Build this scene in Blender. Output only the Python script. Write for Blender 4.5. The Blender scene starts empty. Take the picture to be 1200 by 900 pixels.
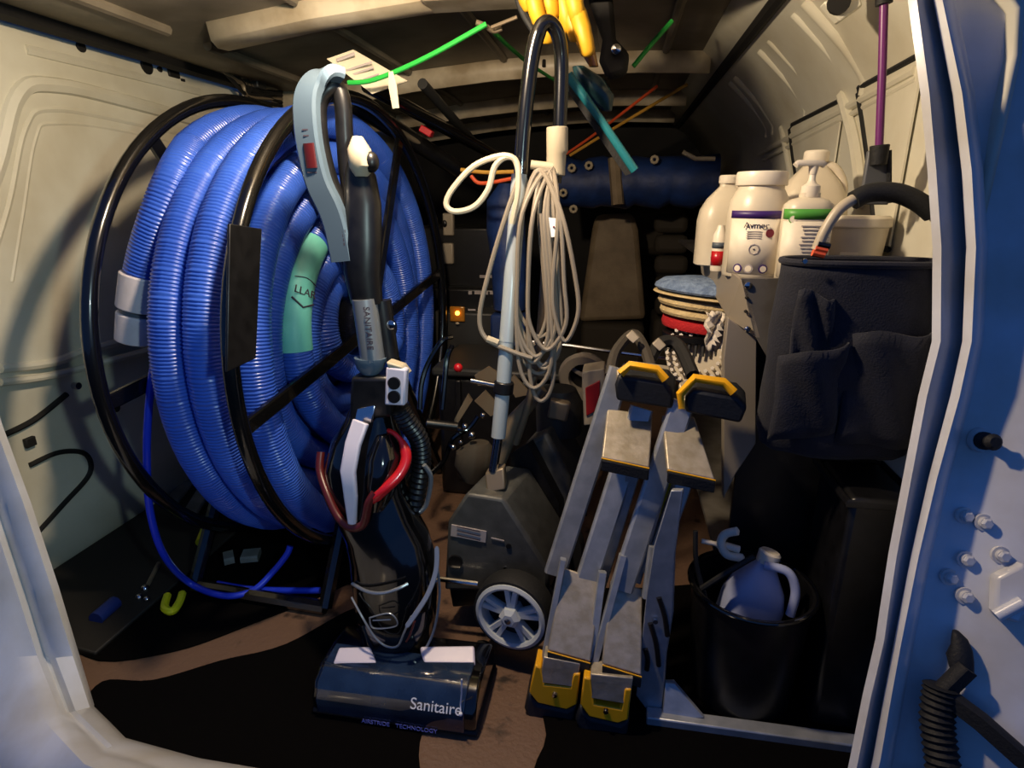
import bpy, bmesh, math, random
from mathutils import Vector as V, Matrix
random.seed(7)
sc = bpy.context.scene
C = sc.collection
R = math.radians

# ---------------------------------------------------------------- camera
F_PX, PITCH, YAW, CAM = 700.0, R(17), R(9.7), V((0, 0, 1.0))
cd = bpy.data.cameras.new('camera'); cam = bpy.data.objects.new('camera', cd); C.objects.link(cam)
cd.sensor_fit = 'HORIZONTAL'; cd.sensor_width = 36; cd.lens = 36 * F_PX / 1200; cd.clip_start = .02
cam.location = CAM; cam.rotation_euler = (math.pi / 2 - PITCH, 0, YAW)
sc.camera = cam

# ---------------------------------------------------------------- world, lamps, exposure
w = bpy.data.worlds.new('dusk'); sc.world = w; w.use_nodes = True
nt = w.node_tree; bg = nt.nodes['Background']
tc = nt.nodes.new('ShaderNodeTexCoord'); sp = nt.nodes.new('ShaderNodeSeparateXYZ'); mr = nt.nodes.new('ShaderNodeMapRange')
cr = nt.nodes.new('ShaderNodeMix'); cr.data_type = 'RGBA'
nt.links.new(tc.outputs['Generated'], sp.inputs[0]); nt.links.new(sp.outputs['Z'], mr.inputs['Value'])
nt.links.new(mr.outputs[0], cr.inputs['Factor'])
cr.inputs['A'].default_value = (.034, .100, .30, 1); cr.inputs['B'].default_value = (.016, .06, .24, 1)
nt.links.new(cr.outputs['Result'], bg.inputs['Color']); bg.inputs['Strength'].default_value = 1.0

def lamp(name, loc, power, col, radius):
    l = bpy.data.lights.new(name, 'POINT'); l.energy = power; l.color = col; l.shadow_soft_size = radius
    o = bpy.data.objects.new(name, l); C.objects.link(o); o.location = loc
    return o
lamp('dome_lamp', (-.36, .90, 1.40), 41, (1, .78, .53), .03)
tl = bpy.data.lights.new('torch', 'SPOT'); tl.energy = 22; tl.color = (.66, .9, .88); tl.shadow_soft_size = .03; tl.spot_size = R(78); tl.spot_blend = .7
to = bpy.data.objects.new('torch', tl); C.objects.link(to); to.location = (.30, .02, 1.10)
to.rotation_euler = (V((-1.45, 1.45, .80)) - to.location).to_track_quat('-Z', 'Y').to_euler()
vs = sc.view_settings
vs.view_transform = 'Standard'; vs.look = 'None'; vs.gamma = 1; vs.use_curve_mapping = False; vs.exposure = 0.0

# ---------------------------------------------------------------- placing helpers
_fw = V((-math.sin(YAW) * math.cos(PITCH), math.cos(YAW) * math.cos(PITCH), -math.sin(PITCH)))
_up = V((-math.sin(YAW) * math.sin(PITCH), math.cos(YAW) * math.sin(PITCH), math.cos(PITCH)))
_rt = V((math.cos(YAW), math.sin(YAW), 0))
def ray(px, py): return _fw + _rt * ((px - 600) / F_PX) + _up * ((450 - py) / F_PX)
def at(px, py, Y): d = ray(px, py); return CAM + d * (Y / d.y)
def atz(px, py, Z): d = ray(px, py); return CAM + d * ((Z - CAM.z) / d.z)
def atx(px, py, X): d = ray(px, py); return CAM + d * (X / d.x)

# ---------------------------------------------------------------- materials
def lin(c):
    c = [int(c[i:i + 2], 16) / 255 for i in (0, 2, 4)]
    return tuple((x / 12.92 if x <= .04045 else ((x + .055) / 1.055) ** 2.4) for x in c) + (1,)
def pm(name, col, rough=.5, metal=0, col2=None, scale=12, bump=0, bscale=150, coat=0, thresh=None, trans=0, emit=0, sheen=0, spec=.5):
    m = bpy.data.materials.new(name); m.use_nodes = True; n = m.node_tree; b = n.nodes['Principled BSDF']
    b.inputs['Base Color'].default_value = lin(col); b.inputs['Roughness'].default_value = rough
    b.inputs['Metallic'].default_value = metal; b.inputs['Coat Weight'].default_value = coat; b.inputs['Specular IOR Level'].default_value = spec
    b.inputs['Transmission Weight'].default_value = trans; b.inputs['Sheen Weight'].default_value = sheen
    if emit: b.inputs['Emission Color'].default_value = lin(col); b.inputs['Emission Strength'].default_value = emit
    t = n.nodes.new('ShaderNodeTexCoord')
    if col2:
        z = n.nodes.new('ShaderNodeTexNoise'); z.inputs['Scale'].default_value = scale; z.inputs['Detail'].default_value = 6
        r = n.nodes.new('ShaderNodeValToRGB'); lo, hi = thresh or (.35, .65)
        r.color_ramp.elements[0].position = lo; r.color_ramp.elements[1].position = hi
        r.color_ramp.elements[0].color = lin(col2); r.color_ramp.elements[1].color = lin(col)
        n.links.new(t.outputs['Object'], z.inputs['Vector']); n.links.new(z.outputs['Fac'], r.inputs['Fac'])
        n.links.new(r.outputs['Color'], b.inputs['Base Color'])
    if bump:
        z = n.nodes.new('ShaderNodeTexNoise'); z.inputs['Scale'].default_value = bscale; z.inputs['Detail'].default_value = 3
        u = n.nodes.new('ShaderNodeBump'); u.inputs['Strength'].default_value = bump; u.inputs['Distance'].default_value = .01
        n.links.new(t.outputs['Object'], z.inputs['Vector']); n.links.new(z.outputs['Fac'], u.inputs['Height'])
        n.links.new(u.outputs['Normal'], b.inputs['Normal'])
    return m
M = dict(
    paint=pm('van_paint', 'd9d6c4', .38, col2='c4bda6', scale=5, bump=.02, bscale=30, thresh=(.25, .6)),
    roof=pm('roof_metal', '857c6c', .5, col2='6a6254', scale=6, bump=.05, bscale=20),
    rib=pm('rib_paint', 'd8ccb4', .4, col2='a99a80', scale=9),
    pillar=pm('pillar_paint', 'd6d8dc', .28, col2='c2bfb8', scale=7, bump=.02, bscale=25, coat=.3),
    floor=pm('floor_dirty', '6a5140', .62, col2='2a1f19', scale=14, bump=.25, bscale=90, thresh=(.31, .41)),
    black=pm('black_plastic', '0c0c0e', .35, col2='151517', scale=40),
    gloss=pm('black_gloss', '08080a', .12, coat=.6),
    rubber=pm('rubber', '101112', .7, bump=.15, bscale=200),
    mat=pm('floor_dark_fill', '060505', .9, bump=.2, bscale=60, spec=.06),  # near-black for the sheets that darken the floor
    blackmet=pm('black_enamel', '0b0b0c', .22, coat=.5),
    dark=pm('dark_trim', '161412', .7, col2='0b0a09', scale=8),
    hose=pm('hose_blue', '3a63cc', .3, col2='2d52b8', scale=6, bump=.03, bscale=60),
    thinhose=pm('thin_hose_blue', '1c35c8', .25),
    teal=pm('teal_wrap', '7fdccd', .5, col2='6fcbbd', scale=10),
    cuff=pm('grey_cuff', 'd6d0d6', .55, col2='c4bec2', scale=20),
    cuffdark=pm('cuff_gap', '4c5660', .5),
    grip=pm('grip_shell', '4f6070', .32, coat=.2),
    lilac=pm('lilac_plastic', 'cfc9da', .35),
    silver=pm('silver_plastic', '9aa0a6', .3, .6),
    red=pm('red_plastic', 'b3151d', .3, coat=.3),
    dkred=pm('switch_red', '4c1414', .35),
    window=pm('smoked_window', '162030', .1, coat=1, col2='22324a', scale=14),
    white=pm('white_print', 'e8ecf2', .5),
    viol=pm('violet_print', '7f88e0', .5),
    alu=pm('aluminium', 'b4b8bc', .35, .5, col2='9ea3a8', scale=30, bump=.04, bscale=60),
    tread=pm('tread_aluminium', 'b8ae9c', .45, .5, col2='a0967f', scale=40, bump=.08, bscale=90),
    yellow=pm('yellow_plastic', 'e8a814', .4),
    yellow2=pm('yellow_green', 'd8d820', .4),
    navyrub=pm('ladder_rubber', '12161c', .6, bump=.1, bscale=120),
    greyplast=pm('machine_grey', '4a4b49', .45, col2='3c3d3b', scale=30, bump=.06, bscale=250),
    greydk=pm('machine_dark', '2a2a29', .5),
    tan=pm('tan_metal', '8a7c68', .4, .5),
    wheel=pm('wheel_grey', 'bcc4c6', .4),
    pole=pm('pole_enamel', 'b4bfc6', .3, .3),
    cream=pm('cream_plastic', 'b5a992', .4),
    cord=pm('cord_sleeve', '857b6e', .5),
    cordpale=pm('pale_cord', 'bdb39e', .5),
    shelf=pm('shelf_steel', '77736c', .5, .35, col2='655f56', scale=20),
    post=pm('shelf_post', '9c9282', .5, .3),
    bag=pm('navy_canvas', '171a28', .85, col2='12141f', scale=30, bump=.2, bscale=300, sheen=.05),
    jug=pm('translucent_plastic', 'd9cfba', .35, col2='cfc3aa', scale=6),
    jugw=pm('white_plastic', 'e6dcc8', .35),
    label=pm('label_paper', 'ece2cc', .5, col2='e4d8c0', scale=40),
    purple=pm('purple_print', '3b1f66', .45),
    green=pm('green_print', '4f9a3a', .45),
    lines=pm('grey_print', 'a39a98', .6),
    text=pm('dark_print', '3c3440', .6),
    maroon=pm('maroon_print', '7a1c30', .5),
    purplepole=pm('purple_pole', '6a2566', .35, coat=.3),
    slate=pm('slate_plastic', '55575a', .5),
    orange=pm('orange_cord', 'e05a30', .45),
    greenb=pm('green_cord', '28ac42', .45),
    ochre=pm('ochre_cord', 'cc9a3c', .5),
    tealp=pm('teal_plastic', '24727c', .3, coat=.3),
    tealc=pm('teal_film', '27474d', .2, col2='1a3338', scale=30),
    glove=pm('yellow_rubber', 'cfa024', .5, col2='bd8c18', scale=20),
    amber=pm('amber_glass', 'a06a20', .2, coat=.4),
    tarp=pm('blue_tarp', '1c3a78', .55, col2='152c5c', scale=12, bump=.3, bscale=25),
    seat=pm('seat_cloth', '94836a', .6, col2='7a6a54', scale=10, bump=.1, bscale=120),
    seatdk=pm('seat_dark', '3a342b', .8),
    padblue=pm('blue_bonnet', '7d92b0', .9, col2='5c7090', scale=60, bump=.6, bscale=160),
    padcream=pm('cream_pad', 'd3bd8e', .9, col2='c2aa7a', scale=60, bump=.3, bscale=200),
    padred=pm('red_pad', 'b81c22', .85, bump=.3, bscale=200),
    bristle=pm('white_bristle', 'd8d0c4', .8),
    rag=pm('white_rag', 'd6ccbc', .9, bump=.3, bscale=60),
    paper=pm('paper', 'cfc4ae', .7),
    bluejug=pm('pale_jug', 'a9b2d2', .35, col2='98a3c8', scale=5),
    box=pm('red_box', 'a01820', .5),
    led=pm('amber_led', 'ffb040', .3, emit=6),
    rust=pm('rust', '5c3a22', .8),
    greyslat=pm('grey_slat', '7d8482', .6, col2='5c6260', scale=12),
    blueclip=pm('blue_clip', '15296a', .4),
    chrome=pm('chrome', 'c8c8c8', .15, 1),
)

# ---------------------------------------------------------------- mesh builder
BASE = {}
class MB:
    def __init__(s): s.v = []; s.f = []; s.m = Matrix.Identity(4)
    def add(s, vs, fs):
        o = len(s.v); s.v += [s.m @ V(p) for p in vs]; s.f += [tuple(i + o for i in f) for f in fs]; return s
    def box(s, c, d, rot=None):
        c = V(c); h = V(d) / 2; rm = rot or Matrix.Identity(3)
        vs = [c + rm @ V((x * h.x, y * h.y, z * h.z)) for x in (-1, 1) for y in (-1, 1) for z in (-1, 1)]
        return s.add(vs, [(0, 1, 3, 2), (4, 6, 7, 5), (0, 4, 5, 1), (2, 3, 7, 6), (0, 2, 6, 4), (1, 5, 7, 3)])
    def prism(s, poly, ext):
        poly = [V(p) for p in poly]; ext = V(ext); n = len(poly)
        return s.add(poly + [p + ext for p in poly],
                     [tuple(range(n)), tuple(reversed(range(n, 2 * n)))] + [(i, (i + 1) % n, n + (i + 1) % n, n + i) for i in range(n)])
    def tube(s, pts, r, n=10, closed=False, caps=True, sx=1.0, side=None):
        pts = [V(p) for p in pts]; N = len(pts); rs = r if isinstance(r, (list, tuple)) else [r] * N
        vs = []; prev = None
        for i, p in enumerate(pts):
            t = (pts[(i + 1) % N] - pts[i - 1]) if closed else (pts[min(i + 1, N - 1)] - pts[max(i - 1, 0)])
            if t.length < 1e-9: t = V((0, 0, 1))
            t.normalize()
            if side is not None: u = V(side)
            elif prev is None: u = V((0, 0, 1)) if abs(t.z) < .9 else V((1, 0, 0))
            else: u = prev
            u = u - t * u.dot(t)
            if u.length < 1e-6: u = t.orthogonal()
            u.normalize(); prev = u; b = t.cross(u)
            for k in range(n):
                a = 2 * math.pi * k / n; vs.append(p + (u * math.cos(a) * sx + b * math.sin(a)) * rs[i])
        fs = []
        for i in range(N if closed else N - 1):
            j = (i + 1) % N
            for k in range(n): l = (k + 1) % n; fs.append((i * n + k, i * n + l, j * n + l, j * n + k))
        if caps and not closed: fs += [tuple(reversed(range(n))), tuple(range((N - 1) * n, N * n))]
        return s.add(vs, fs)
    def ribbon(s, pts, wd, th, side):
        pts = [V(p) for p in pts]; N = len(pts); vs = []
        ws = wd if isinstance(wd, (list, tuple)) else [wd] * N
        for i, p in enumerate(pts):
            t = (pts[min(i + 1, N - 1)] - pts[max(i - 1, 0)]).normalized()
            u = V(side); u = (u - t * u.dot(t)).normalized(); b = t.cross(u)
            for a, c in ((-1, -.6), (-.8, -1), (.8, -1), (1, -.6), (1, .6), (.8, 1), (-.8, 1), (-1, .6)):
                vs.append(p + u * (a * ws[i] / 2) + b * (c * th / 2))
        fs = [(i * 8 + k, i * 8 + (k + 1) % 8, (i + 1) * 8 + (k + 1) % 8, (i + 1) * 8 + k) for i in range(N - 1) for k in range(8)]
        fs += [tuple(reversed(range(8))), tuple(range((N - 1) * 8, N * 8))]
        return s.add(vs, fs)
    def lathe(s, o, prof, axis=(0, 0, 1), n=24, a0=0, a1=360, sy=1.0, caps=True):
        o = V(o); ax = V(axis).normalized(); u = V((1, 0, 0)) if abs(ax.x) < .9 else V((0, 1, 0))
        u = (u - ax * u.dot(ax)).normalized(); b = ax.cross(u); full = (a1 - a0) >= 360
        nn = n if full else n + 1; vs = []
        for (r, z) in prof:
            for k in range(nn):
                a = R(a0 + (a1 - a0) * k / n); vs.append(o + ax * z + (u * math.cos(a) + b * math.sin(a) * sy) * max(r, 1e-5))
        fs = []
        for i in range(len(prof) - 1):
            for k in range(n): l = (k + 1) % nn; fs.append((i * nn + k, i * nn + l, (i + 1) * nn + l, (i + 1) * nn + k))
        if full and caps and prof[0] != prof[-1]: fs += [tuple(reversed(range(nn))), tuple(range((len(prof) - 1) * nn, len(prof) * nn))]
        return s.add(vs, fs)
    def loft(s, secs, n=24, pw=2.0):
        vs = []
        for (c, rx, ry) in secs:
            c = V(c)
            for k in range(n):
                a = 2 * math.pi * k / n; ca, sa = math.cos(a), math.sin(a)
                vs.append(c + V((math.copysign(abs(ca) ** (2 / pw), ca) * rx, math.copysign(abs(sa) ** (2 / pw), sa) * ry, 0)))
        N = len(secs)
        fs = [(i * n + k, i * n + (k + 1) % n, (i + 1) * n + (k + 1) % n, (i + 1) * n + k) for i in range(N - 1) for k in range(n)]
        fs += [tuple(reversed(range(n))), tuple(range((N - 1) * n, N * n))]
        return s.add(vs, fs)
    def ball(s, c, r, n=14):
        r = V(r) if not isinstance(r, (int, float)) else V((r, r, r)); c = V(c); vs = []; m = n // 2
        for i in range(m + 1):
            p = math.pi * i / m
            for k in range(n):
                a = 2 * math.pi * k / n
                vs.append(c + V((math.sin(p) * math.cos(a) * r.x, math.sin(p) * math.sin(a) * r.y, math.cos(p) * r.z)))
        return s.add(vs, [(i * n + k, i * n + (k + 1) % n, (i + 1) * n + (k + 1) % n, (i + 1) * n + k) for i in range(m) for k in range(n)])
    def grid(s, rows):
        n = len(rows[0]); vs = [p for r in rows for p in r]
        return s.add(vs, [(i * n + k, i * n + k + 1, (i + 1) * n + k + 1, (i + 1) * n + k) for i in range(len(rows) - 1) for k in range(n - 1)])
    def build(s, name, mat, parent=None, smooth=True, bevel=0, thick=0):
        me = bpy.data.meshes.new(name); off = V(BASE.get(parent.name, (0, 0, 0))) if parent else V((0, 0, 0))
        me.from_pydata([p - off for p in s.v], [], s.f)
        b = bmesh.new(); b.from_mesh(me); bmesh.ops.remove_doubles(b, verts=b.verts, dist=1e-6)
        bmesh.ops.recalc_face_normals(b, faces=b.faces); b.to_mesh(me); b.free()
        me.materials.append(M[mat]); o = bpy.data.objects.new(name, me); C.objects.link(o)
        if smooth:
            me.polygons.foreach_set('use_smooth', [True] * len(me.polygons)); me.set_sharp_from_angle(angle=R(38))
        if thick: d = o.modifiers.new('thick', 'SOLIDIFY'); d.thickness = thick; d.offset = 0
        if bevel: d = o.modifiers.new('bevel', 'BEVEL'); d.width = bevel; d.segments = 2; d.limit_method = 'ANGLE'; d.angle_limit = R(40)
        if parent: o.parent = parent; BASE[o.name] = tuple(off)
        return o
def thing(name, label, cat, loc, group=None):
    o = bpy.data.objects.new(name, None); C.objects.link(o); o.location = V(loc); o.empty_display_size = .05
    o['label'] = label; o['category'] = cat; BASE[o.name] = tuple(V(loc))
    if group: o['group'] = group
    return o
def tag(o, label, cat, group=None):
    o['label'] = label; o['category'] = cat
    if group: o['group'] = group
    return o
def struct(mb, name, mat, **k): o = mb.build(name, mat, **k); o['kind'] = 'structure'; return o
def smooth(pts, k=6, closed=False):
    pts = [V(p) for p in pts]; out = []; N = len(pts)
    for i in range(N if closed else N - 1):
        g = (lambda j: pts[j % N]) if closed else (lambda j: pts[max(0, min(N - 1, j))])
        a, b, c, d = g(i - 1), g(i), g(i + 1), g(i + 2)
        for q in range(k):
            t = q / k
            out.append(.5 * ((2 * b) + (c - a) * t + (2 * a - 5 * b + 4 * c - d) * t * t + (3 * b - a - 3 * c + d) * t ** 3))
    if not closed: out.append(pts[-1])
    return out
def lettering(body, pos, size, xdir, ydir, mat, parent, name='lettering', align='CENTER', ext=.0004):
    c = bpy.data.curves.new(name, 'FONT'); c.body = body; c.size = size; c.align_x = align; c.align_y = 'CENTER'; c.extrude = ext
    f = bpy.data.objects.new('font', c); C.objects.link(f); bpy.context.view_layer.update()
    me = bpy.data.meshes.new_from_object(f.evaluated_get(bpy.context.evaluated_depsgraph_get())); bpy.data.objects.remove(f)
    me.materials.clear(); me.materials.append(M[mat]); o = bpy.data.objects.new(name, me); C.objects.link(o)
    x = V(xdir).normalized(); y = V(ydir); y = (y - x * y.dot(x)).normalized(); z = x.cross(y)
    m = Matrix((x, y, z)).transposed().to_4x4(); off = V(BASE.get(parent.name, (0, 0, 0)))
    m.translation = V(pos) - off; o.parent = parent; o.matrix_local = m
    return o

# ================================================================ SETTING
XL, XR, YB, YF = -1.45, .55, .76, 4.3
struct(MB().box(((XL + XR) / 2, (YB + YF) / 2, -.03), (XR - XL + .2, YF - YB, .06)), 'floor', 'floor', smooth=False)
struct(MB().box((0, -3, -.62), (30, 30, .04)), 'ground', 'dark', smooth=False)

# left wall with its pressed beads and holes
wl = struct(MB().grid([[(XL - .01, y, 1.43), (XL, y, 1.38), (XL, y, .72), (XL - .012, y, .66), (XL - .004, y, .61), (XL - .03, y, .55), (XL - .03, y, .2), (XL, y, 0)]
                       for y in (.85, 1.1, 1.5, 2, 2.6, 3.2, 3.8, YF)]), 'wall_left', 'paint', thick=.012)
def bead(pix, r, name='bead', X=XL, parent=None, mat='paint', k=6, flat=.6):
    pts = smooth([atx(px, py, X) for px, py in pix], k)
    return MB().tube(pts, r, 8, sx=1).build(name, mat, parent or wl)
bead([(-60, 330), (-8, 200), (18, 112), (60, 100), (150, 120), (300, 162), (420, 195)], .022)
bead([(-20, 330), (8, 240), (28, 150), (58, 128), (150, 143), (300, 178), (420, 205)], .010)
bead([(12, 330), (25, 250), (40, 162), (62, 145), (150, 155), (300, 190), (400, 212)], .008)
bead([(28, 58), (70, 68), (140, 85), (232, 108)], .014)
bead([(0, 432), (60, 425), (110, 408), (200, 385)], .012)
bead([(0, 448), (60, 440), (130, 422), (220, 398)], .010)
bead([(0, 512), (40, 492), (78, 462)], .008, X=XL - .02, mat='dark')
bead([(40, 628), (75, 590), (105, 555), (100, 532), (70, 530), (35, 545)], .007, X=XL - .02, mat='dark')
hb = MB().lathe(atx(95, 55, XL + .007) + V((.0, 0, 0)), [(.013, -.004), (.013, .004)], (1, 0, 0), 14).build('hole', 'dark', wl)
MB().lathe(atx(172, 78, XL + .007), [(.022, -.004), (.022, .004)], (1, 0, 0), 14).build('hole', 'dark', wl)
MB().box(atx(203, 82, XL + .007), (.009, .05, .045)).build('hole', 'dark', wl, bevel=.003)
MB().lathe(atx(187, 81, XL + .007), [(.007, -.004), (.009, .004)], (1, 0, 0), 10).build('hole', 'dark', wl)
MB().box(atx(214, 94, XL + .007), (.009, .014, .008)).build('hole', 'dark', wl)
MB().box(atx(35, 518, XL - .017), (.012, .028, .026)).build('hole', 'dark', wl, bevel=.003)
MB().lathe(atx(135, 478, XL - .017), [(.013, -.004), (.013, .006)], (1, 0, 0), 12).build('hole', 'dark', wl)
MB().lathe(atx(88, 452, XL - .02), [(.01, -.004), (.01, .012)], (1, 0, 0), 12).build('bolt', 'chrome', wl)
MB().box((XL + .16, 2.2, .02), (.32, 2.5, .03), Matrix.Rotation(R(8), 3, 'Y')).build('baseboard_left', 'dark', None, bevel=.004)['kind'] = 'structure'

# right wall: straight, then curving inward to the roof
prof = [(XR, 0), (XR, .6), (XR, 1.0), (XR, 1.2), (.54, 1.26), (.50, 1.31), (.46, 1.36), (.40, 1.42), (.33, 1.47), (.27, 1.52)]
wr = struct(MB().grid([[(x, y, z) for x, z in prof] for y in (1.06, 1.3, 1.8, 2.4, 3, 3.6, YF)]), 'wall_right', 'paint', thick=.012)
XW = XR - .011
bead([(1075, 82), (1003, 121), (932, 158), (890, 180)], .011, parent=wr, X=XW)
bead([(1075, 92), (1003, 131), (932, 168), (895, 187)], .007, parent=wr, X=XW)
bead([(988, 112), (1003, 170), (1012, 240)], .016, parent=wr, X=XW)
bead([(916, 150), (924, 190), (930, 235)], .010, parent=wr, X=XW)
for nm, a in (('window_1', [(1085, 62), (1009, 103), (1008, 110), (1013, 140), (1020, 190), (1030, 290)]), ('window_2', [(990, 116), (930, 146), (927, 152), (931, 185), (936, 215), (942, 250)])):
    p = [atx(x, y, XW) for x, y in a]
    lo = V((XW, p[0].y, p[-1].z))
    o = struct(MB().prism([p[0], p[1], p[2], p[-1], lo], (-.004, 0, 0)), nm, 'paint', smooth=False)
    MB().tube([q - V((.004, 0, 0)) for q in p] + [lo - V((.004, 0, 0))], .0065, 8).build('gasket', 'rubber', o)
# inner braces of the right roof corner
for y, r in ((1.60, .022), (1.70, .016), (1.95, .014), (2.06, .018), (2.45, .02), (2.55, .02)):
    MB().tube(smooth([(.552, y + .02, 1.235), (.545, y + .01, 1.27), (.50, y, 1.325), (.45, y, 1.375), (.39, y, 1.43)], 5), r, 10).build('brace', 'paint', wr)
MB().tube([(.345, 1.15, 1.455), (.345, 4.2, 1.455)], .018, 8).build('rail', 'dark', wr)
bk = MB().prism([at(965, 2, 1.34), at(1005, -14, 1.34), at(1012, 6, 1.34), at(985, 25, 1.34)], (0, .03, 0)).build('bracket', 'paint', wr, bevel=.004)
MB().lathe(at(983, 3, 1.335), [(.02, -.004), (.02, .004)], (0, 1, 0), 14).build('hole', 'dark', wr)

# roof skin and bows
def zr(x): return max(1.41, 1.5 + .05 * (x + .4) - .05 * ((x + .4) / .8) ** 2)
RX = [-1.42, -1.25, -1.05, -.8, -.5, -.2, .05, .2, .30]
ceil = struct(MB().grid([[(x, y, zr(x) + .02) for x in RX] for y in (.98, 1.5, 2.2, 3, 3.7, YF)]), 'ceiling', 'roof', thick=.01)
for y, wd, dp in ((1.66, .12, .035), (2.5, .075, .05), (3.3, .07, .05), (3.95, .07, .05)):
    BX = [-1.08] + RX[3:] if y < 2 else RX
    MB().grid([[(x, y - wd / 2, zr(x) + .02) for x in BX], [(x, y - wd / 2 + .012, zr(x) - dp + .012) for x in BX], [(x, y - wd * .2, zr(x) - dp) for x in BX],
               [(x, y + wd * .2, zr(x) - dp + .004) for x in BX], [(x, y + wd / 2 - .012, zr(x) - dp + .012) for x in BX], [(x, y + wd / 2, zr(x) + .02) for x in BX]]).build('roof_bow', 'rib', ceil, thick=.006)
for x in (-1.18, -.82, -.45, -.08, .14):
    for y0, y1 in ((1.0, 1.58), (1.74, 2.44), (2.56, 3.24), (3.36, 3.9)):
        MB().tube([(x, y0, zr(x) + .012), (x, y1, zr(x) + .012)], .014, 8).build('stiffener', 'roof', ceil)
for x, y in ((-1.02, 1.62), (-.62, 1.62), (-.9, 2.46), (-.3, 2.46)):
    MB().lathe((x, y, zr(x) - .02), [(.007, -.02), (.007, .004)], (0, -.3, -1), 10).build('hole', 'dark', ceil)
struct(MB().box((-.36, 1.62, zr(-.36) - .02), (.27, .12, .05)), 'trim_1', 'rib', bevel=.012)
struct(MB().tube([(-1.41, .95, 1.425), (-1.41, 4.2, 1.43)], .03, 8), 'trim_2', 'dark')
struct(MB().tube([(-1.36, .95, 1.445), (-1.36, 4.2, 1.45)], .02, 8), 'trim_3', 'roof')
# front of the cargo space, towards the cab
struct(MB().box(((XL + XR) / 2, YF, .80), (XR - XL + .1, .05, 1.7)), 'wall_front', 'dark', smooth=False)

# rear door frame, left and right, leaning with the tail of the van
def rails(defs, name, mat):
    rows = [[at(px, py, Y) for px, py, Y in r] for r in defs]
    return struct(MB().grid(rows), name, mat, thick=.01)
yl = [420, 500, 590, 690, 770, 830, 868, 893, 925]
xl = [-25, 0, 33, 66, 90, 108, 145, 235, 420]
YL = [1.03, .99, .95, .90, .855, .81, .75, .725, .71]
def lrail(dx, dyn, dY):
    out = []
    for i, (x, y, Y) in enumerate(zip(xl, yl, YL)):
        f = max(0, min(1, (i - 4) / 3)); out.append((x + dx * (1 - .55 * f), y + dyn * f, Y + dY - .16 * f * min(1, abs(dx) / 60) * (dx < -5 and dY < .05)))
    return out
rails([lrail(-16, -4, .10), lrail(0, 0, .012), lrail(-6, 4, 0), lrail(-22, 14, -.004), lrail(-30, 18, .006), lrail(-38, 24, .006), lrail(-48, 30, -.012), lrail(-70, 45, -.02), lrail(-150, 80, -.03), lrail(-300, 150, -.04)], 'trim_4', 'pillar')
yr = [-40, 0, 110, 200, 290, 400, 465, 560, 650, 715, 750, 815, 890, 960]
xi = [1062, 1068, 1083, 1091, 1097, 1096, 1080, 1062, 1045, 1035, 1030, 1015, 1000, 985]
xg = [1092, 1102, 1125, 1136, 1141, 1136, 1122, 1096, 1075, 1062, 1055, 1043, 1030, 1014]
Yr = [1.12, 1.10, 1.085, 1.07, 1.06, 1.03, 1.01, .97, .93, .90, .885, .855, .82, .79]
def rrail(t, dx, dY): return [(a + (b - a) * t + dx, y, Y + dY) for a, b, y, Y in zip(xi, xg, yr, Yr)]
rails([rrail(0, 14, .12), rrail(0, 1, -.01), rrail(0, 0, -.024), rrail(0, 4, -.028), rrail(.12, 0, -.020), rrail(.86, 0, .014), rrail(.90, 0, -.024), rrail(1.0, 2, -.032), rrail(1.0, 9, -.026), rrail(1.0, 13, .004), rrail(1.0, 30, .006), rrail(1.0, 75, -.012), rrail(1.0, 150, -.03), rrail(1.0, 320, -.06)], 'trim_5', 'pillar')

dark_sheets = (([(96, 842), (120, 800), (180, 798), (260, 775), (335, 756), (420, 712), (480, 712), (508, 780), (492, 870), (470, 935), (260, 935), (150, 880)], 'added black sheet darkening the floor in front of the reel and under the vacuum'),
        ([(100, 770), (78, 700), (260, 575), (470, 640), (400, 688), (300, 730), (200, 765)], 'added black sheet darkening the floor under the hose reel by the left wall'),
        ([(640, 862), (640, 800), (690, 700), (760, 690), (985, 690), (1010, 930), (655, 930)], 'added black sheet darkening the floor under the ladders and bucket'))
for pix, lb in dark_sheets:  # black sheets added where the floor sinks into shade
    o = MB().prism(smooth([atz(px, py, .001) for px, py in pix], 5, True), (0, 0, .004)).build('dark_floor_sheet', 'mat', bevel=.001); o['label'] = lb; o['category'] = 'mat'
# ================================================================ HOSE REEL
RC, RR, AZ, RW = V((-.683, 1.60, .654)), .60, R(-3.6), .325
rn = V((math.cos(AZ), math.sin(AZ), 0)); rt = V((-rn.y, rn.x, 0)); rz = V((0, 0, 1))
def rp(off, rad, a): return RC + rn * off + (rt * math.cos(a) + rz * math.sin(a)) * rad
reel = thing('hose_reel', 'large black tubular hose reel standing beside the white left van wall', 'hose reel', (RC.x - RW / 2, RC.y, 0))
for off in (0, -RW):
    MB().tube([rp(off, RR, 2 * math.pi * k / 96) for k in range(96)], .0165, 12, closed=True).build('flange_ring', 'blackmet', reel)
    for k, a in enumerate((186, 6, 246, 66, 306, 126) if off else (189, 9, 252, 63, 300, 120)):
        if not off and a in (252, 300): continue
        MB().ribbon([rp(off, .06, R(a)), rp(off, RR, R(a))], .035, .014, rt * -math.sin(R(a)) + rz * math.cos(R(a))).build('spoke', 'blackmet', reel)
MB().lathe(rp(.01, 0, 0), [(.085, -RW - .02), (.085, 0)], rn, 24).build('drum', 'blackmet', reel)
MB().lathe(rp(-.0, 0, 0), [(.03, -RW - .08), (.03, .05), (.02, .07)], rn, 16).build('axle', 'chrome', reel)
MB().prism([atx(px, py, -.668) for px, py in ((266, 262), (304, 268), (297, 420), (263, 436))], rn * .006)  .build('side_plate', 'black', reel, bevel=.002)
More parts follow.
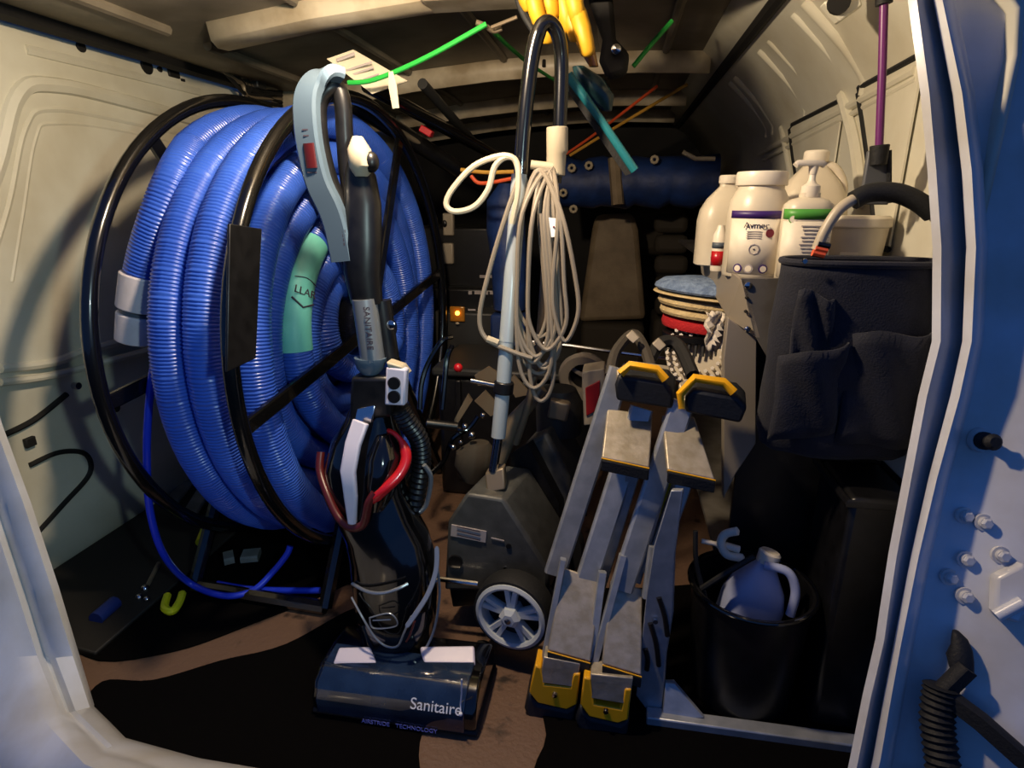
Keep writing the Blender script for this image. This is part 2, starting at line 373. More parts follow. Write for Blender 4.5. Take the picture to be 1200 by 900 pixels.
for off in (.03, -RW - .03):
    fb = MB()
    for s in (-1, 1):
        MB().tube([RC + rn * off, RC + rn * off + rt * (.42 * s) - rz * .635], .018, 8).build('leg', 'blackmet', reel)
MB().tube([RC + rn * .03 + rt * -.42 - rz * .635, RC - rn * (RW + .03) + rt * -.42 - rz * .635], .018, 8).build('base_bar', 'blackmet', reel)
MB().tube([RC + rn * .03 + rt * .42 - rz * .635, RC - rn * (RW + .03) + rt * .42 - rz * .635], .018, 8).build('base_bar', 'blackmet', reel)

# big corrugated hose: one continuous ribbed tube wound in layers
HR = .041
path = []; ANGS = []; ANG = 0; layers = [.125, .209, .293, .377, .461, .545]; turns = 2.95; nturn = 64; right = False
for li, rad in enumerate(layers):
    n = int(turns * nturn)
    for k in range(n):
        u = k / n
        x = -.035 - (RW - .08) * (u if right else 1 - u)
        r = rad + .006 * math.sin(k * .13 + li * 2) + .003 * math.sin(k * .31)
        if li + 1 < len(layers) and u > .93: r += (layers[li + 1] - rad) * ((u - .93) / .07) ** 1.5
        path.append(rp(x + .005 * math.sin(k * .11 + li), r, 2 * math.pi * (k / nturn) + ANG)); ANGS.append(2 * math.pi * (k / nturn) + ANG)
    right = not right; ANG += 2 * math.pi * n / nturn
# the loose end leaves the outer turn and hangs at the left
endp = [at(p[0], p[1], p[2]) for p in ((208, 205, 1.22), (191, 245, 1.18), (176, 290, 1.165), (168, 322, 1.16))]
k = max(i for i in range(len(path)) if (math.degrees(ANGS[i]) % 360) < 128)
while (math.degrees(ANGS[k]) % 360) > 128: k -= 1
path = path[:k + 1] + smooth([path[k]] + endp, 8)[1:]
acc = [0]
for a, b in zip(path, path[1:]): acc.append(acc[-1] + (b - a).length)
PIT = .0078; PROF = ((0, 0), (.42, 0), (.55, .0022), (.87, .0022)); pts = []; rad = []; j = 0; d = 0; i = 0
while d < acc[-1]:
    while acc[j + 1] < d: j += 1
    t = (d - acc[j]) / max(1e-6, acc[j + 1] - acc[j]); pts.append(path[j].lerp(path[j + 1], t)); rad.append(HR - PROF[i % 4][1])
    i += 1; d = PIT * (i // 4 + PROF[i % 4][0])
hose = tag(MB().tube(pts, rad, 12).build('vacuum_hose', 'hose', smooth=False), 'thick blue ribbed vacuum hose wound in many turns on the black reel', 'hose')
BASE[hose.name] = (0, 0, 0)
hose.data.polygons.foreach_set('use_smooth', [True] * len(hose.data.polygons))
ca, cb, cc2, cd2 = at(168, 322, 1.16), at(163, 362, 1.155), at(162, 368, 1.155), at(158, 400, 1.15)
MB().tube([ca, cb], .046, 20).build('cuff', 'cuff', hose, bevel=.003)
MB().tube([cb, cc2], .036, 20).build('cuff_groove', 'cuffdark', hose)
MB().tube([cc2, cd2], [.043, .040], 20).build('cuff', 'cuff', hose, bevel=.003)
def px_of(p):
    d = p - CAM; z = d.dot(_fw); return 600 + F_PX * d.dot(_rt) / z, 450 - F_PX * d.dot(_up) / z
def sleeve(cx, y0, y1, front, name, mat):
    runs = []
    for i, p in enumerate(path[:-16]):
        x, y = px_of(p); off = (p - RC).dot(rn)
        if y0 <= y <= y1 and abs(x - cx) < 45 and (p - RC).dot(rt) < 0 and (off > -.085) == front:
            if runs and i - runs[-1][-1] == 1: runs[-1].append(i)
            else: runs.append([i])
    runs = [r for r in runs if len(r) > 3]
    b = min(runs, key=lambda r: abs(sum(px_of(path[i])[0] for i in r) / len(r) - cx)); q = [path[i] for i in b]
    return q, MB().tube(smooth(q, 3), HR + .0015, 20).build(name, mat, hose)
tq, sl = sleeve(343, 283, 412, True, 'sleeve', 'teal')
tm = min(tq, key=lambda p: abs(px_of(p)[1] - 342)); tdir = (tq[0] - tq[-1]).normalized()
if tdir.z < 0: tdir = -tdir
tfn = (rn - rt * .55).normalized(); tsx = tdir.cross(tfn).normalized()
if tsx.dot(_rt) < 0: tsx = -tsx
tfr = tm + tfn * (HR + .003)
lettering('LLAR', tfr, .026, tsx, tdir, 'text', hose, ext=.001)
MB().tube([tfr - tdir * .022 - tsx * .03 - tfn * .006, tfr - tdir * .038, tfr - tdir * .022 + tsx * .03 - tfn * .006], .0024, 6).build('print_mark', 'text', hose)
MB().tube(smooth([tfr + tdir * .03 - tsx * .03 - tfn * .006, tfr + tdir * .036, tfr + tdir * .026 + tsx * .03 - tfn * .006], 4), .0013, 6).build('print_mark', 'text', hose)

# thin blue solution hose
th = smooth([at(190, 400, 1.22), at(180, 430, 1.15), at(174, 480, 1.12), at(172, 540, 1.10), at(176, 600, 1.10), at(192, 650, 1.12), atz(222, 683, .04), atz(262, 698, .03), atz(296, 692, .03), atz(320, 670, .06), atz(336, 650, .1), atz(340, 640, .12)], 10)
h2 = MB().tube(th, .0085, 10).build('solution_hose', 'thinhose')
tag(h2, 'thin shiny blue hose looping down beside the big hose onto the floor', 'hose')
h3 = MB().tube(smooth([atz(255, 684, .02), atz(290, 690, .02), atz(330, 692, .02), atz(375, 692, .02)], 8), .0085, 10).build('solution_hose', 'thinhose')
tag(h3, 'short length of thin blue hose lying flat on the dark floor left of vacuum', 'hose')

# ================================================================ UPRIGHT VACUUM
vac = thing('upright_vacuum', 'black upright vacuum with pale handle, red trim and wide floor head at the sill', 'vacuum cleaner', (-.39, .96, 0))
X0, X1 = -.560, -.222
nose = [(1.06, .012), (1.07, .06), (1.05, .085), (.985, .094), (.93, .092), (.897, .076), (.881, .048), (.884, .015)]
MB().prism([(X0, y, z) for y, z in nose], (X1 - X0, 0, 0)).build('floor_head', 'gloss', vac, bevel=.006)
wn = [(.98, .099), (.928, .097), (.892, .080), (.876, .05), (.878, .016), (.886, .016), (.886, .05), (.90, .075), (.93, .09), (.98, .093)]
wo = MB().prism([(X0 + .012, y, z) for y, z in wn], (X1 - X0 - .034, 0, 0)).build('clear_cover', 'window', vac, bevel=.002)
MB().box(((X0 + X1) / 2, .978, .010), (X1 - X0 + .008, .19, .012)).build('bumper', 'rubber', vac, bevel=.006)
fx, fy = V((1, 0, 0)), V((0, .35, 1))
def nz(px, py):
    for Y in [.87 + .0005 * i for i in range(60)]:
        p = at(px, py, Y)
        for (ya, za), (yb, zb) in ((wn[2], wn[3]), (wn[3], wn[4]), (wn[1], wn[2])):
            if za >= p.z >= zb:
                ys = ya + (yb - ya) * (za - p.z) / (za - zb)
                if Y >= ys - .0006: return p + V((0, -.0015, 0))
    return at(px, py, .875)
lettering('Sanitaire', nz(511, 828), .030, fx, V((0, .55, 1)), 'white', vac)
lettering('AIRSTRIDE', at(440, 847, .8745), .0125, fx, V((0, .1, 1)), 'viol', vac)
lettering('TECHNOLOGY', at(440, 847, .8745) + V((.084, 0, 0)), .0125, fx, V((0, .1, 1)), 'viol', vac)
MB().tube([nz(541, 797) + V((0, 0, .002)), nz(541, 812), nz(540, 824), nz(540, 835)], .0015, 6).build('white_stroke', 'white', vac)  # thin white line down the cover, ending in a dot
MB().ball(nz(540, 836), .004).build('white_dot', 'white', vac)
for pl in ([(390, 777), (397, 758), (434, 757), (442, 777)], [(497, 777), (492, 757), (556, 756), (557, 778)]):
    q = [atz(px, py, .098 if py > 770 else .112) for px, py in pl]
    MB().prism(q, (0, 0, -.014)).build('foot_pad', 'lilac', vac, bevel=.004)
for x in (X0 + .03, X1 - .03):
    MB().lathe((x, 1.075, .03), [(.028, -.012), (.03, 0), (.028, .012)], (1, 0, 0), 16).build('wheel', 'rubber', vac)
# body
bd = [(464, 783, .015, 1.03), (464, 772, .04, 1.03), (464, 750, .072, 1.03), (465, 715, .087, 1.035), (463, 680, .09, 1.04), (460, 650, .09, 1.05), (453, 625, .088, 1.055), (440, 600, .085, 1.06), (430, 570, .083, 1.065), (428, 545, .082, 1.07), (430, 515, .072, 1.075), (434, 490, .05, 1.08), (436, 470, .04, 1.08)]
MB().loft([(at(px, py, Y), r, r * .82) for px, py, r, Y in bd], 28, 2.3).build('body', 'gloss', vac)
def arc(pix, r, name, mat, Y=.97): MB().tube(smooth([at(px, py, Y if len(q) < 1 else q[0]) for px, py, *q in pix], 6), r, 8).build(name, mat, vac)
arc([(413, 684, .985), (430, 693, .96), (448, 695, .95), (466, 690, .958), (478, 684, .97)], .0035, 'trim_band', 'silver')
arc([(412, 700, .975), (424, 722, .955), (438, 745, .95), (452, 757, .948), (466, 757, .948), (474, 740, .95), (482, 722, .955)], .0022, 'trim_band', 'silver')
MB().ribbon(smooth([at(512, 640, 1.03), at(511, 668, 1.01), at(502, 695, .985), at(488, 718, .96), at(476, 735, .945)], 6), [.004] + [.010] * 23 + [.003], .004, (1, 0, 0)).build('trim_blade', 'silver', vac)
arc([(513, 665, 1.03), (515, 700, 1.02), (508, 740, 1.0), (494, 767, .985), (477, 782, .98)], .0028, 'trim_band', 'silver')
arc([(438, 768, .96), (446, 776, .96), (452, 782, .97)], .0028, 'trim_band', 'silver')
arc([(486, 728, .95), (480, 745, .945), (476, 752, .945)], .002, 'trim_band', 'dkred')
arc([(433, 724, .943), (457, 719, .943), (465, 733, .943), (438, 736, .943), (433, 724, .943)], .0016, 'vent_frame', 'silver')
arc([(437, 727, .943), (458, 726, .943)], .0016, 'vent_slat', 'silver')
MB().tube(smooth([at(376, 530, 1.06), at(375, 552, 1.04), at(384, 580, 1.01), at(396, 605, .99), at(410, 618, .98), at(426, 614, .98), at(432, 590, .98), at(440, 577, .985)], 6), .0085, 10).build('red_frame', 'dkred', vac)
MB().tube(smooth([at(436, 586, .985), at(452, 572, .99), at(468, 556, 1.01), at(476, 538, 1.03), at(472, 520, 1.045), at(462, 508, 1.05), at(450, 503, 1.06)], 6), [.009, .0095] + [.011] * 20 + [.01, .009, .008, .007, .006] + [.005] * 9 + [.005], 10).build('red_frame', 'red', vac)
MB().loft([(at(446, 590, 1.03), .02, .04), (at(450, 560, 1.03), .034, .05), (at(452, 530, 1.04), .034, .05), (at(452, 505, 1.06), .015, .03)], 16).build('dust_cup', 'gloss', vac)
lt = [(423, 494, 1.0, .032), (414, 520, .985, .031), (408, 552, .965, .030), (411, 580, .972, .026), (413, 613, .985, .016)]
MB().ribbon([at(a, b, c) for a, b, c, d in lt], [d for *_, d in lt], .014, (1, 0, 0)).build('latch', 'lilac', vac, bevel=.002)
MB().prism([at(418, 478, 1.03), at(440, 474, 1.03), at(436, 496, 1.02), at(414, 497, 1.02)], (0, .03, 0)).build('latch_clip', 'chrome', vac, bevel=.003)
MB().prism([at(410, 442, 1.03), at(455, 442, 1.03), at(458, 490, 1.03), at(408, 494, 1.03)], (0, .08, 0)).build('neck', 'black', vac, bevel=.008)
MB().loft([(at(434, 438, 1.05), .016, .014), (at(434, 432, 1.05), .026, .02), (at(434, 423, 1.05), .032, .024), (at(434, 419, 1.05), .032, .024)], 18).build('collar', 'grip', vac)
MB().tube([at(437, 422, 1.05), at(427, 350, 1.05)], .0235, 18).build('handle_tube', 'silver', vac)
lettering('SANITAIRE', at(431.5, 385, 1.022), .017, at(434, 405, 1.05) - at(430, 365, 1.05), (1, 0, .1), 'text', vac)
MB().tube([at(446, 352, 1.075), at(456, 420, 1.075)], .020, 12).build('handle_spine', 'black', vac)
MB().prism([at(452, 430, 1.02), at(476, 433, 1.02), at(474, 476, 1.02), at(450, 475, 1.02)], (0, .02, 0)).build('hose_port', 'lilac', vac, bevel=.004)
for py in (449, 465):
    MB().lathe(at(462, py, 1.018), [(.012, -.003), (.012, .006)], (0, 1, 0), 18).build('port_hole', 'black', vac)
MB().prism([at(452, 424, 1.02), at(470, 430, 1.02), at(478, 440, 1.03), at(455, 434, 1.02)], (0, .03, 0)).build('port_cap', 'cream', vac, bevel=.003)
MB().loft([(at(430, 355, 1.06), .03, .026), (at(425, 320, 1.06), .034, .03), (at(424, 285, 1.06), .038, .03), (at(425, 240, 1.07), .034, .03), (at(422, 205, 1.07), .028, .026), (at(418, 190, 1.07), .016, .018)], 18).build('grip_base', 'black', vac)
gp = smooth([at(403, 306, 1.045), at(396, 270, 1.045), at(388, 245, 1.045), at(374, 215, 1.045), at(365, 180, 1.045), at(360, 145, 1.045), at(360, 115, 1.05), at(369, 96, 1.06), at(384, 88, 1.07), at(398, 92, 1.085)], 6)
MB().ribbon(gp, .047, .022, (1, -.12, .2)).build('handle_grip', 'grip', vac)
gi = smooth([at(413, 306, 1.07), at(409, 268, 1.07), at(400, 243, 1.07), at(387, 213, 1.07), at(378, 180, 1.07), at(373, 145, 1.07), at(374, 120, 1.075), at(385, 104, 1.08), at(396, 104, 1.09), at(402, 125, 1.09), at(404, 160, 1.09), at(408, 210, 1.09), at(418, 260, 1.08)], 6)
MB().tube(gi, .0155, 10).build('grip_lining', 'black', vac)
MB().ribbon([at(366, 197, 1.034), at(362, 168, 1.034)], .021, .008, (1, -.12, .2)).build('power_switch', 'dkred', vac)
for py, wd in ((152, .018), (159, .016), (202, .018)):
    MB().box(at(359 + (py - 152) * .12 + 1, py, 1.0338), (wd, .002, .0025)).build('print_mark', 'text', vac)
for py in (271, 276, 281, 286):
    MB().box(at(403 + (py - 271) * .12, py, 1.0338), (.006, .003, .005)).build('print_mark', 'text', vac)
MB().loft([(at(424, 207, 1.055), .012, .014), (at(424, 195, 1.05), .022, .022), (at(421, 175, 1.05), .02, .022), (at(419, 160, 1.055), .008, .012)], 14).build('cord_hook', 'cream', vac)
MB().ball(at(435, 190, 1.05), (.014, .014, .018)).build('hook_knob', 'black', vac)
hp = smooth([at(468, 478, 1.05), at(478, 495, 1.06), at(491, 515, 1.08), at(494, 540, 1.09), at(490, 570, 1.09), at(484, 600, 1.09)], 10)
MB().tube(hp, [.021 if i % 2 else .018 for i in range(len(hp))], 12).build('suction_hose', 'black', vac)
MB().tube(smooth([at(497, 545, 1.06), at(505, 560, 1.07), at(500, 590, 1.08), at(492, 600, 1.08)], 6), .005, 8).build('cord_clip', 'silver', vac)
MB().lathe(at(458, 381, 1.055), [(.006, -.002), (.009, .0), (.006, .004)], (0, 1, 0), 14).build('screw', 'chrome', vac)

# ================================================================ CARPET EXTRACTOR
ext = thing('carpet_extractor', 'dark grey wheeled carpet machine with boxy hood between vacuum and ladders', 'floor machine', (-.25, 1.3, 0))
YE = 1.17
MB().prism([at(px, py, YE) for px, py in ((520, 692), (524, 612), (546, 578), (590, 585), (643, 668), (643, 694))], (.035, .17, .0)).build('hood', 'greyplast', ext, bevel=.008)
MB().prism([at(px, py, YE + .2) for px, py in ((590, 640), (596, 552), (612, 524), (640, 506), (667, 560), (670, 640))], (.03, .16, 0)).build('rear_hood', 'greyplast', ext, bevel=.01)
MB().prism([at(px, py, YE + .17) for px, py in ((600, 590), (598, 532), (618, 520), (655, 590), (655, 620))], (.01, .03, 0)).build('hood_gap', 'black', ext)
MB().prism([at(px, py, YE + .01) for px, py in ((526, 690), (645, 690), (660, 705), (530, 712))], (.02, .3, 0)).build('chassis', 'black', ext, bevel=.005)
MB().prism([at(px, py, YE - .003) for px, py in ((529, 615), (570, 623), (569, 636), (528, 628))], (0, .004, 0)).build('rating_label', 'lines', ext)
for i in range(3): MB().box(at(549, 620 + i * 5, YE - .005), (.055, .001, .0022), Matrix.Rotation(R(9), 3, 'Y')).build('print_mark', 'text', ext)
MB().box(at(583, 632, YE - .003), (.03, .002, .0025), Matrix.Rotation(R(9), 3, 'Y')).build('print_mark', 'lines', ext)
MB().lathe(at(596, 640, YE - .002), [(.006, -.002), (.006, .004)], (0, 1, 0), 10).build('screw', 'black', ext)
MB().lathe(at(592, 666, YE - .002), [(.004, -.002), (.004, .004)], (0, 1, 0), 10).build('screw', 'chrome', ext)
MB().lathe(at(534, 658, YE - .002), [(.017, -.004), (.017, .008)], (0, 1, 0), 16).build('port', 'black', ext)
MB().tube([at(560, 684, 1.14), at(512, 678, 1.14)], .006, 8).build('axle', 'chrome', ext)
# wheel facing the rear
wc = at(600, 719, 1.08); wc.z = max(wc.z, .09)
wax = V((.18, 1, 0)).normalized(); wu = V((wax.y, -wax.x, 0)); wz = V((0, 0, 1))
WR = .088
MB().lathe(wc, [(WR * .78, -.012), (WR * .97, -.012), (WR, 0), (WR, .03), (WR * .97, .04), (WR * .78, .04), (WR * .78, -.012)], wax, 40).build('tyre', 'rubber', ext)
rim = MB().lathe(wc, [(WR * .82, -.018), (WR * .90, -.015), (WR * .90, .02), (WR * .76, .02), (WR * .75, -.014), (WR * .82, -.018)], wax, 40)
wh = rim.build('rim', 'wheel', ext)
for k in range(5):
    for da in (-9, 9):
        a = R(90 + 72 * k + da); dr = wu * math.cos(a) + wz * math.sin(a)
        MB().ribbon([wc + dr * .014, wc + dr * WR * .8], .0125, .018, wax.cross(dr)).build('spoke', 'wheel', ext)
MB().lathe(wc, [(.0, -.026), (.014, -.026), (.024, -.018), (.024, .02)], wax, 6).build('hub', 'wheel', ext)
MB().lathe(wc, [(.0, -.030), (.007, -.029), (.008, -.02)], wax, 12).build('hub_nut', 'chrome', ext)
MB().lathe(wc + wax * .02, [(.0, 0), (WR * .76, 0), (WR * .76, .004), (0, .004)], wax, 24).build('wheel_back', 'black', ext)
MB().lathe(wc + wax * .27, [(WR * .5, 0), (WR, .004), (WR, .04), (WR * .5, .044)], wax, 28).build('tyre', 'rubber', ext)
MB().tube([at(575, 690, 1.15), at(578, 745, 1.14)], .014, 12).build('caster', 'rubber', ext)
# handle: grey shaft, black bail, cream grip
MB().tube([at(609, 205, 1.30), at(601, 310, 1.275), at(594, 400, 1.255)], [.0175] * 3, 16).build('handle_shaft', 'pole', ext)
MB().tube([at(594, 400, 1.255), at(590, 450, 1.245), at(584, 512, 1.235)], .0165, 16).build('handle_shaft', 'pole', ext)
MB().tube([at(591, 447, 1.245), at(589.5, 461, 1.243)], .0225, 16).build('clamp', 'black', ext, bevel=.003)
MB().tube([at(552, 446, 1.24), at(588, 453, 1.243)], .006, 10).build('clamp_lever', 'chrome', ext)
MB().tube([at(584, 512, 1.235), at(578, 552, 1.225)], .0105, 12).build('shaft_tip', 'chrome', ext)
MB().prism([at(568, 555, 1.22), at(590, 548, 1.22), at(592, 574, 1.2), at(570, 578, 1.2)], (0, .03, 0)).build('shaft_bracket', 'tan', ext, bevel=.004)
bail = smooth([at(610, 210, 1.30), at(613, 160, 1.30), at(619, 100, 1.30), at(626, 55, 1.30), at(635, 30, 1.30), at(646, 28, 1.31), at(655, 45, 1.32), at(658, 80, 1.33), at(656, 150, 1.33)], 8)
MB().tube(bail, [.0155] * 30 + [.0145] * (len(bail) - 30), 14).build('handle_bail', 'blackmet', ext)
gl = [at(653, 149, 1.33), at(653, 178, 1.33), at(652, 180, 1.33), at(651, 206, 1.33)]
MB().tube(gl, [.0225, .0225, .0205, .020], 16).build('handle_grip', 'cream', ext, bevel=.002)
MB().tube([at(651, 206, 1.33), at(650, 214, 1.33)], .014, 12).build('grip_end', 'black', ext)
MB().tube(smooth([at(650, 212, 1.335), at(640, 300, 1.33), at(632, 400, 1.32), at(620, 470, 1.32), at(604, 520, 1.33)], 6), .009, 10).build('handle_stay', 'tan', ext)
MB().tube([at(636, 455, 1.34), at(604, 492, 1.34), at(585, 540, 1.33)], [.013, .02, .018], 12).build('linkage', 'tan', ext)
MB().loft([(at(655, 505, 1.48), .06, .06), (at(655, 470, 1.48), .062, .06), (at(655, 455, 1.48), .045, .045)], 20).build('motor', 'greydk', ext)
MB().box(at(655, 480, 1.4), (.05, .03, .05), Matrix.Rotation(R(10), 3, 'Y')).build('motor_cap', 'tan', ext, bevel=.006)

# cord hung on the machine handle: one continuous cable with many hanging loops
cordp = []
for i in range(11):
    top = at(632 + (i % 4) * 5, 196 + (i % 3) * 2, 1.285 - (i % 3) * .006)
    xa, xb = 606 + (i * 13) % 26, 640 + (i * 17) % 24; yb = (405, 432, 418, 444, 395, 428, 455, 410, 438, 470, 425)[i]
    Yq = 1.25 - .008 * (i % 4)
    if i == 3: xa, xb, yb = 648, 677, 400
    cordp += [top, at(xa + 6, 250, Yq), at(xa, 330, Yq), at(xa + 2, yb - 30, Yq), at((xa + xb) / 2, yb, Yq), at(xb, yb - 30, Yq), at(xb - 2, 330, Yq), at(xb - 8 if i != 3 else 658, 250, Yq)]
cable = thing('cable_bundle', 'bundle of grey electrical cord hanging in long loops from machine handle', 'cord', at(635, 200, 1.27))
MB().tube(smooth(cordp, 5), .0046, 8).build('cable', 'cord', cable)
MB().tube(smooth([at(607, 212, 1.25), at(592, 255, 1.24), at(574, 315, 1.24), at(562, 370, 1.24), at(570, 397, 1.24), at(600, 412, 1.23), at(624, 420, 1.23)], 6), .0052, 8).build('cable', 'cord', cable)
MB().tube(smooth([at(608, 200, 1.26), at(602, 186, 1.25), at(585, 183, 1.25), at(555, 195, 1.25), at(530, 222, 1.25), at(523, 240, 1.25), at(534, 248, 1.25), at(556, 242, 1.25), at(572, 222, 1.25), at(580, 195, 1.25), at(594, 184, 1.25), at(606, 192, 1.25), at(607, 225, 1.245), at(600, 262, 1.245)], 6), .0062, 8).build('cable', 'cordpale', cable)
MB().tube([at(622, 193, 1.28), at(648, 196, 1.285)], .009, 10).build('cord_tie', 'cream', cable)
MB().prism([at(643, 255, 1.225), at(652, 256, 1.225), at(655, 277, 1.225), at(646, 278, 1.225)], (0, .006, 0)).build('cord_tag', 'white', cable)
MB().ball(at(649, 266, 1.224), .002).build('tag_print', 'maroon', cable)
MB().tube([at(571, 397, 1.235), at(584, 402, 1.235)], .008, 8).build('cord_clip', 'cream', cable)

# ================================================================ FOLDED LADDERS
def ladder(name, label, q, loc):
    L = thing(name, label, 'ladder', loc, 'folded ladders')
    for (a, b, wd) in q['rails']:
        A, B = at(*a), at(*b); t = (B - A).normalized()
        rl = MB().ribbon([A, A.lerp(B, .5), B], wd, .022, (1, .1, 0)); rl.build('rail', 'alu', L)
    for (bl, br, fr, fl) in q['treads']:
        p = [at(*bl), at(*br), at(*fr), at(*fl)]
        nrm = (p[1] - p[0]).cross(p[3] - p[0]).normalized()
        if nrm.z > 0: nrm = -nrm
        t = MB().prism(p, nrm * .016).build('tread', 'tread', L, bevel=.003)
        e = (p[2] + p[3]) / 2 - (p[0] + p[1]) / 2; e.normalize()
        MB().prism([p[3], p[2], p[2] + e * .006, p[3] + e * .006], V((0, 0, -.022))).build('tread_edge', 'rubber', t, bevel=.002)
        MB().tube([p[3] + e * .003 + V((0, 0, .001)), p[2] + e * .003 + V((0, 0, .001))], .0016, 6).build('tread_line', 'yellow', t)
    f = q['foot']
    MB().prism([at(*a) for a in f['panel']], (0, .045, 0)).build('foot_panel', 'tread', L, bevel=.002)
    y = [at(*a) for a in f['yellow']]
    yc = MB().prism(y, (0, .05, 0)).build('foot_bracket', 'yellow', L, bevel=.003)
    MB().lathe(at(*f['screw']), [(0, -.003), (.005, -.002), (.006, .003)], (0, 1, 0), 12).build('screw', 'chrome', yc)
    MB().prism([at(*a) for a in f['rubber']], (0, .09, 0)).build('rubber_foot', 'navyrub', L, bevel=.007)
    MB().prism([at(*a) for a in q['cap']], (.01, .07, .01)).build('end_cap', 'navyrub', L, bevel=.006)
    MB().ribbon([at(*a) for a in q['trim']], .014, .012, (0, .6, .4)).build('cap_trim', 'yellow', L)
    MB().prism([at(*a) for a in q['top']], (0, 0, -.02)).build('top_plate', 'tread', L, bevel=.004)
    return L
ladder('folding_ladder', 'left one of two folded aluminium ladders, nearest the carpet machine', dict(
    rails=[((727, 432, 1.17), (650, 672, 1.10), .045), ((752, 478, 1.15), (684, 690, 1.06), .045), ((745, 540, 1.12), (700, 690, 1.1), .03),
           ((660, 655, 1.05), (634, 790, .985), .012), ((706, 670, 1.05), (690, 790, .985), .016)],
    treads=[((712, 478, 1.15), (765, 486, 1.15), (761, 548, 1.05), (705, 536, 1.05)), ((661, 665, 1.06), (705, 680, 1.06), (692, 776, .965), (642, 762, .965))],
    foot=dict(panel=[(637, 770, .96), (680, 778, .96), (676, 806, .955), (632, 800, .955)], yellow=[(627, 780, .955), (634, 783, .955), (638, 803, .955), (668, 806, .955), (672, 790, .955), (680, 790, .955), (676, 826, .953), (664, 832, .953), (630, 824, .953), (620, 812, .953)],
              screw=(650, 815, .951), rubber=[(620, 812, .958), (630, 826, .958), (664, 833, .958), (677, 826, .958), (672, 852, .955), (648, 858, .955), (620, 846, .955), (614, 832, .955)]),
    cap=[(724, 440, 1.10), (780, 449, 1.10), (790, 460, 1.10), (788, 480, 1.10), (722, 470, 1.10), (720, 452, 1.10)],
    trim=[(727, 438, 1.095), (738, 428, 1.10), (770, 433, 1.10), (780, 445, 1.095)],
    top=[(722, 432, 1.14), (738, 422, 1.2), (785, 428, 1.2), (790, 452, 1.12), (725, 447, 1.12)]), (-.0, 1.0, 0))
ladder('folding_ladder', 'right one of two folded aluminium ladders, against the grey shelf post', dict(
    rails=[((800, 470, 1.12), (728, 690, 1.04), .045), ((780, 540, 1.12), (742, 680, 1.08), .03), ((800, 565, 1.12), (762, 672, 1.08), .036),
           ((730, 650, 1.05), (690, 800, .975), .014), ((764, 640, 1.05), (756, 700, 1.02), .012)],
    treads=[((776, 486, 1.13), (814, 488, 1.13), (838, 562, 1.02), (782, 550, 1.02)), ((716, 680, 1.05), (753, 690, 1.05), (752, 792, .955), (706, 778, .955))],
    foot=dict(panel=[(692, 790, .945), (742, 795, .945), (738, 826, .94), (690, 818, .94)], yellow=[(684, 794, .94), (692, 796, .94), (696, 826, .94), (728, 832, .94), (732, 808, .94), (740, 808, .94), (736, 844, .937), (724, 848, .937), (690, 840, .937), (680, 826, .937)],
              screw=(710, 834, .934), rubber=[(680, 828, .942), (692, 842, .942), (726, 850, .942), (738, 842, .942), (734, 870, .938), (710, 878, .938), (682, 864, .938), (674, 846, .938)]),
    cap=[(812, 457, 1.07), (864, 466, 1.07), (876, 478, 1.07), (868, 497, 1.07), (803, 484, 1.07), (802, 468, 1.07)],
    trim=[(799, 478, 1.068), (797, 462, 1.07), (814, 443, 1.075), (848, 448, 1.075), (860, 460, 1.068)],
    top=[(795, 448, 1.12), (815, 440, 1.16), (850, 446, 1.16), (862, 462, 1.09), (800, 470, 1.09)]), (.06, .99, 0))
# slotted bracket and sill bar
br = thing('slotted_bracket', 'white slotted metal foot plate with long aluminium bar across the sill', 'bracket', (.12, .98, 0))
MB().prism([at(px, py, 1.0) for px, py in ((745, 815), (757, 700), (766, 640), (786, 575), (800, 575), (790, 650), (788, 720), (780, 770), (776, 835), (762, 838))], (.004, .012, 0)).build('plate', 'alu', br, bevel=.002)
for a, b in (((762, 730), (772, 780)), ((772, 700), (782, 745)), ((756, 760), (758, 785))):
    MB().tube(smooth([at(a[0], a[1], .998), at((a[0] + b[0]) / 2 + 2, (a[1] + b[1]) / 2, .998), at(b[0], b[1], .998)], 4), .005, 8).build('slot', 'black', br)
MB().prism([at(780, 800, 1.0), at(790, 800, 1.02), at(826, 842, .985), at(776, 842, .985)], (0, .01, 0)).build('gusset', 'alu', br, bevel=.002)
MB().box(((.105 + .50) / 2, .985, .012), (.395, .03, .02)).build('bar', 'alu', br, bevel=.003)
MB().lathe(at(768, 728, .995), [(.005, -.003), (.005, .003)], (0, 1, 0), 10).build('rivet', 'chrome', br)

# ================================================================ SHELF UNIT AND WHAT STANDS ON IT
ZS = .857
sh = thing('shelf_unit', 'grey steel van shelf unit along the right wall, bottles on top', 'shelf', (.4, 1.6, 0))
YS = 1.18
MB().box((.395, 1.86, ZS - .008), (.31, 1.32, .012)).build('tray', 'shelf', sh, bevel=.002)
lip = MB().prism([at(868, 326, YS), at(1110, 326, YS), at(1110, 470, YS), at(900, 420, YS), at(884, 392, YS)], (0, .008, 0)).build('end_lip', 'shelf', sh, bevel=.001)
for x, y, r in ((877, 335, .007), (875, 349, .003), (874, 365, .003), (876, 386, .006)):
    MB().lathe(at(x, y, YS - .002), [(r * .6, -.003), (r, -.001), (r, .004)], (0, 1, 0), 12).build('bolt', 'chrome' if r > .005 else 'dark', lip)
p0, p1 = at(818, 290, 1.6), at(868, 328, YS)
MB().prism([p0, p1, at(886, 396, YS), at(853, 372, YS + .03), at(822, 320, 1.6)], (.008, 0, 0)).build('side_lip', 'post', sh, bevel=.001)
MB().prism([at(px, py, YS + .02) for px, py in ((853, 372), (887, 396), (886, 520), (862, 556), (848, 585), (848, 420))], (.0, .03, 0)).build('post', 'post', sh, bevel=.002)
